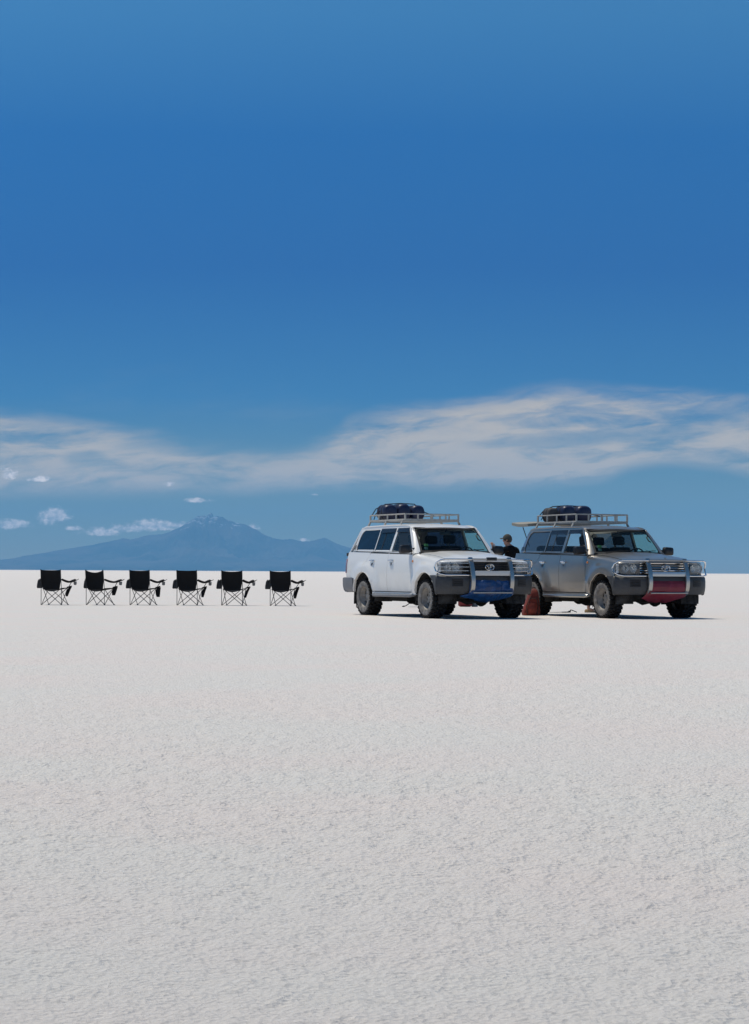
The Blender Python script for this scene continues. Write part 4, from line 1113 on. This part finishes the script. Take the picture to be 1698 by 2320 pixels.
def folding_table():
    r = empty('folding_table', at(962, 51.2, -.004), math.radians(-3)); tag(r, 'low folding table with crossed metal legs behind the white car', 'table')
    tm = mat('table_top', (.20, .19, .18), .6)
    k = MB(); k.box((0, 0, .655), (1.15, .60, .03)); k.build('table_top', tm, r, bevel=.006)
    for y in (-.26, .26):
        for s in (-1, 1):
            k = MB(); k.tube([(s * -.50, y, .01), (s * -.44, y, .03), (s * .42, y + .02 * s, .64)], .011, 6); k.box((s * -.50, y, .012), (.06, .035, .022)); k.build('leg', tubem, r)
    for x in (-.5, .5):
        k = MB(); k.tube([(x, -.26, .022), (x, .26, .022)], .009, 6); k.build('foot_rail', tubem, r)
folding_table()

# ------------------------------------------------------------ people
def skin_mesh(name, pts, edges, root, m, parent, sub=2):
    """pts: name -> (x, y, z, rx[, ry]); one continuous skinned surface"""
    names = list(pts); me = bpy.data.meshes.new(name)
    me.from_pydata([pts[n][:3] for n in names], [(names.index(a), names.index(b)) for a, b in edges], [])
    o = bpy.data.objects.new(name, me); COL.objects.link(o)
    k = o.modifiers.new('skin', 'SKIN'); k.use_smooth_shade = True; k.branch_smoothing = .4
    sv = me.skin_vertices[0].data
    for i, n in enumerate(names):
        p = pts[n]; sv[i].radius = (p[3], p[4] if len(p) > 4 else p[3]); sv[i].use_root = (n == root)
    q = o.modifiers.new('sub', 'SUBSURF'); q.levels = q.render_levels = sub
    bake(o); o.data.materials.clear(); o.data.materials.append(m)
    o.data.polygons.foreach_set('use_smooth', [True] * len(o.data.polygons)); o.parent = parent
    return o
def chain(pts, edges, base, names):
    prev = base
    for n, v in names:
        pts[n] = v; edges.append((prev, n)); prev = n
def person(loc, deg, pose, label, mats, cap=True, cropped=False):
    r = empty('person', loc, math.radians(deg)); tag(r, label, 'person')
    # x forward, y to the person's left
    J = pose; P, E = {}, []
    P['pelvis'] = (0, 0, .93, .13, .10)
    chain(P, E, 'pelvis', [('waist', (.01, 0, 1.08, .125, .095)), ('chest', (.0, 0, 1.27, .145, .11)), ('collar', (-.01, 0, 1.405, .085, .075)), ('neck', (*J['neck'], .052)), ('jaw', (*J['jaw'], .066, .060)), ('skull', (*J['skull'], .088, .082)), ('crown', (*J['crown'], .066, .062))])
    chain(P, E, 'jaw', [('chin', (*J['chin'], .034)),]); chain(P, E, 'skull', [('nose', (*J['nose'], .016))])
    for s, sd_ in ((1, 'l'), (-1, 'r')):
        sh, el_, wr, hd = J[sd_ + '_arm']
        chain(P, E, 'collar', [(sd_ + 'sh', (*sh, .062)), (sd_ + 'el', (*el_, .044)), (sd_ + 'wr', (*wr, .028)), (sd_ + 'palm', (*hd, .030, .020))])
        d = (Vector(hd) - Vector(wr)).normalized(); side = d.cross(Vector((0, 0, 1)));
        side = side.normalized() if side.length > .1 else Vector((0, 1, 0)); nrm = side.cross(d).normalized()
        for f in range(4):
            b0 = Vector(hd) + side * (.027 - .018 * f) + d * .03; L = (.062, .072, .068, .052)[f]; cu = J.get('curl', .5)
            p1 = b0 + d * L * .5 - nrm * L * .15; p2 = p1 + (d * math.cos(cu) - nrm * math.sin(cu)) * L * .35; p3 = p2 + (d * math.cos(cu * 2) - nrm * math.sin(cu * 2)) * L * .3
            chain(P, E, sd_ + 'palm', [(f'{sd_}f{f}a', (*b0, .010)), (f'{sd_}f{f}b', (*p1, .009)), (f'{sd_}f{f}c', (*p2, .0085)), (f'{sd_}f{f}d', (*p3, .007))])
        t0 = Vector(hd) + side * .034 - d * .012; t1 = t0 + side * .022 + d * .03; t2 = t1 + d * .03 - nrm * .012
        chain(P, E, sd_ + 'palm', [(sd_ + 't0', (*t0, .012)), (sd_ + 't1', (*t1, .010)), (sd_ + 't2', (*t2, .008))])
        hip, kn, an, toe = J[sd_ + '_leg']
        chain(P, E, 'pelvis', [(sd_ + 'hip', (*hip, .088)), (sd_ + 'kn', (*kn, .058)), (sd_ + 'calf', (*(Vector(kn) * .65 + Vector(an) * .35), .055)), (sd_ + 'an', (*an, .038)), (sd_ + 'toe', (*toe, .034, .026))])
    body = skin_mesh('body', P, E, 'pelvis', mats['skin'], r)
    # jacket over torso and arms
    Q, F_ = {}, []
    Q['hem'] = (0, 0, .90, .165, .125)
    chain(Q, F_, 'hem', [('w', (.01, 0, 1.08, .155, .122)), ('c', (.0, 0, 1.26, .175, .135)), ('n', (-.012, 0, 1.405, .105, .095)), ('n2', (*(Vector(J['neck']) * .75 + Vector((-.01, 0, 1.405)) * .25), .072))])
    for sd_ in 'lr':
        sh, el_, wr, hd = J[sd_ + '_arm']
        e = Vector(wr) * .94 + Vector(el_) * .06
        chain(Q, F_, 'n', [(sd_ + 's', (*sh, .078)), (sd_ + 'e', (*el_, .060)), (sd_ + 'w', (*e, .040))])
    skin_mesh('jacket', Q, F_, 'hem', mats['top'], r)
    Q, F_ = {}, []
    Q['p'] = (0, 0, .94, .150, .118)
    for sd_ in 'lr':
        hip, kn, an, toe = J[sd_ + '_leg']; e = Vector(an) * (.62 if cropped else .97) + Vector(kn) * (.38 if cropped else .03)
        chain(Q, F_, 'p', [(sd_ + 'h', (*hip, .105)), (sd_ + 'k', (*kn, .076)), (sd_ + 'a', (*e, .062))])
    skin_mesh('trousers', Q, F_, 'p', mats['legs'], r)
    for sd_ in 'lr':
        hip, kn, an, toe = J[sd_ + '_leg']; a = Vector(an); t = Vector(toe); d = (t - a); d.z = 0; d.normalize(); up = Vector((0, 0, 1)); sdv = d.cross(up)
        k = MB(); rows = []
        for q, hw, h, zz in ((-.075, .022, .05, 0), (-.06, .036, .075, 0), (0, .040, .085, 0), (.07, .044, .062, 0), (.13, .046, .048, 0), (.17, .036, .036, .004), (.185, .016, .022, .008)):
            c = Vector((a.x, a.y, 0)) + d * q
            rows.append([c + sdv * (hw * ca) + up * (max(0, sa) * h + (0 if sa > 0 else 0) + zz) for ca, sa in [(math.cos(g), math.sin(g)) for g in np.linspace(0, math.pi, 9)]] )
        k.grid(rows); k.grid([[r_[0], r_[-1]] for r_ in rows]); k.face(rows[0]); k.face(rows[-1][::-1]); k.build('shoe', mats['shoe'], r)
    # hair, cap and ears follow the head
    c = Vector(J['skull']); fw = (Vector(J['nose']) - c); fw.normalize(); up = (Vector(J['crown']) - Vector(J['jaw'])).normalized(); fw = (fw - up * fw.dot(up)).normalized(); lf = up.cross(fw)
    def dome(name, m, rx, ry, rz, lo, front_cut, off=0.0):
        k = MB(); rows = []
        for i in range(9):
            t = math.radians(lo + (90 - lo) * i / 8); rows.append([])
            for j in range(24):
                a = 2 * math.pi * j / 24; zz = math.sin(t) * rz; rr = math.cos(t)
                low = 1.0
                if math.cos(a) > front_cut and i == 0: zz = max(zz, .02)
                rows[-1].append(c + fw * (rr * math.cos(a) * rx + off) + lf * (rr * math.sin(a) * ry) + up * zz)
        k.grid(rows, close_v=True); return k.build(name, m, r, thick=.006, off=1.0)
    dome('hair', mats['hair'], .094, .084, .102, -30, .1, -.012)
    if cap:
        cp = dome('cap', mats['cap'], .106, .096, .120, 2, 2, -.004)
        k = MB(); rows = []
        for q in np.linspace(0, 1, 5):
            rows.append([c + fw * (.085 + .085 * q * math.cos(a * .9)) + lf * (math.sin(a) * .082 * (1 - .25 * q)) + up * (.022 - .022 * q - .02 * abs(math.sin(a)) ** 2) for a in np.linspace(-1.2, 1.2, 9)])
        k.grid(rows); k.build('cap_peak', mats['cap'], cp, thick=.006)
    for s in (-1, 1):
        k = MB(); rows = [[c + lf * s * (.078 + .012 * q) - fw * .008 - up * .012 + fw * (math.cos(a) * .017 * (1 - q * .3)) + up * (math.sin(a) * .030 * (1 - q * .2)) for a in np.linspace(0, 2 * math.pi, 12, endpoint=False)] for q in (0, 1)]
        k.grid(rows, close_v=True); k.face(rows[1]); k.build('ear', mats['skin'], r)
        k = MB(); e = c + fw * .078 + lf * s * .031 - up * .004; k.lathe([(0, -.008), (.008, -.004), (.011, 0), (.008, .004), (0, .008)], 8, 'y', e); k.build('eye', M['black'], r)
    k = MB(); mo = c + fw * .070 - up * .066; k.box(mo, (.014, .044, .008), Matrix((fw, lf, up)).transposed()); k.build('mouth', mats['lip'], r)
    return r
skin = mat('skin', (0.42, 0.22, 0.15), 0.6); lip = mat('lips', (0.32, 0.12, 0.10), 0.5)
darkj = mat('black_jacket', (0.006, 0.006, 0.007), 0.95, spec=0.15, bump=(18, .5, .02)); darkt = mat('dark_trousers', (0.018, 0.019, 0.024), 0.9, bump=(14, .5, .02))
hairm = mat('brown_hair', (0.035, 0.020, 0.012), 0.7); capm = mat('grey_green_cap', (0.055, 0.052, 0.042), 0.9); tan = mat('tan_shoe', (0.36, 0.24, 0.12), 0.8); shoe = mat('dark_shoe', (0.03, 0.027, 0.025), 0.7)
pose1 = dict(neck=(.03, .02, 1.475), jaw=(.065, .05, 1.545), skull=(.055, .045, 1.612), crown=(.045, .04, 1.655), chin=(.108, .084, 1.512), nose=(.138, .110, 1.580),
    l_arm=((.0, .18, 1.385), (.16, .30, 1.18), (.25, .30, 1.40), (.27, .295, 1.475)), r_arm=((-.02, -.19, 1.375), (.0, -.25, 1.11), (.20, -.17, 1.06), (.27, -.14, 1.08)),
    l_leg=((0, .09, .88), (.02, .10, .50), (-.01, .11, .085), (.13, .12, .045)), r_leg=((0, -.09, .88), (.05, -.10, .50), (.04, -.11, .085), (.18, -.12, .045)), curl=.9)
person(at(1157, 46.8, -.01), 130, pose1, 'person in a black jacket and peaked cap looking down, one hand raised, between the cars', dict(skin=skin, lip=lip, top=darkj, legs=darkt, hair=hairm, cap=capm, shoe=shoe))
pose2 = dict(neck=(.01, 0, 1.485), jaw=(.03, 0, 1.56), skull=(.012, 0, 1.632), crown=(.0, 0, 1.678), chin=(.085, 0, 1.538), nose=(.118, 0, 1.61),
    l_arm=((-.02, .18, 1.39), (-.05, .22, 1.12), (.10, .20, .92), (.14, .19, .85)), r_arm=((-.02, -.18, 1.39), (-.04, -.23, 1.12), (.12, -.20, .94), (.16, -.19, .87)),
    l_leg=((0, .09, .88), (.10, .10, .50), (.20, .11, .085), (.34, .12, .045)), r_leg=((0, -.09, .88), (-.02, -.10, .50), (-.12, -.11, .085), (.02, -.12, .045)), curl=.5)
person(at(1344, 45.0, -.005), 5, pose2, 'person standing behind the silver car, only a bare ankle and tan shoe clearly showing', dict(skin=skin, lip=lip, top=darkj, legs=darkt, hair=hairm, cap=capm, shoe=tan), cap=False, cropped=True)
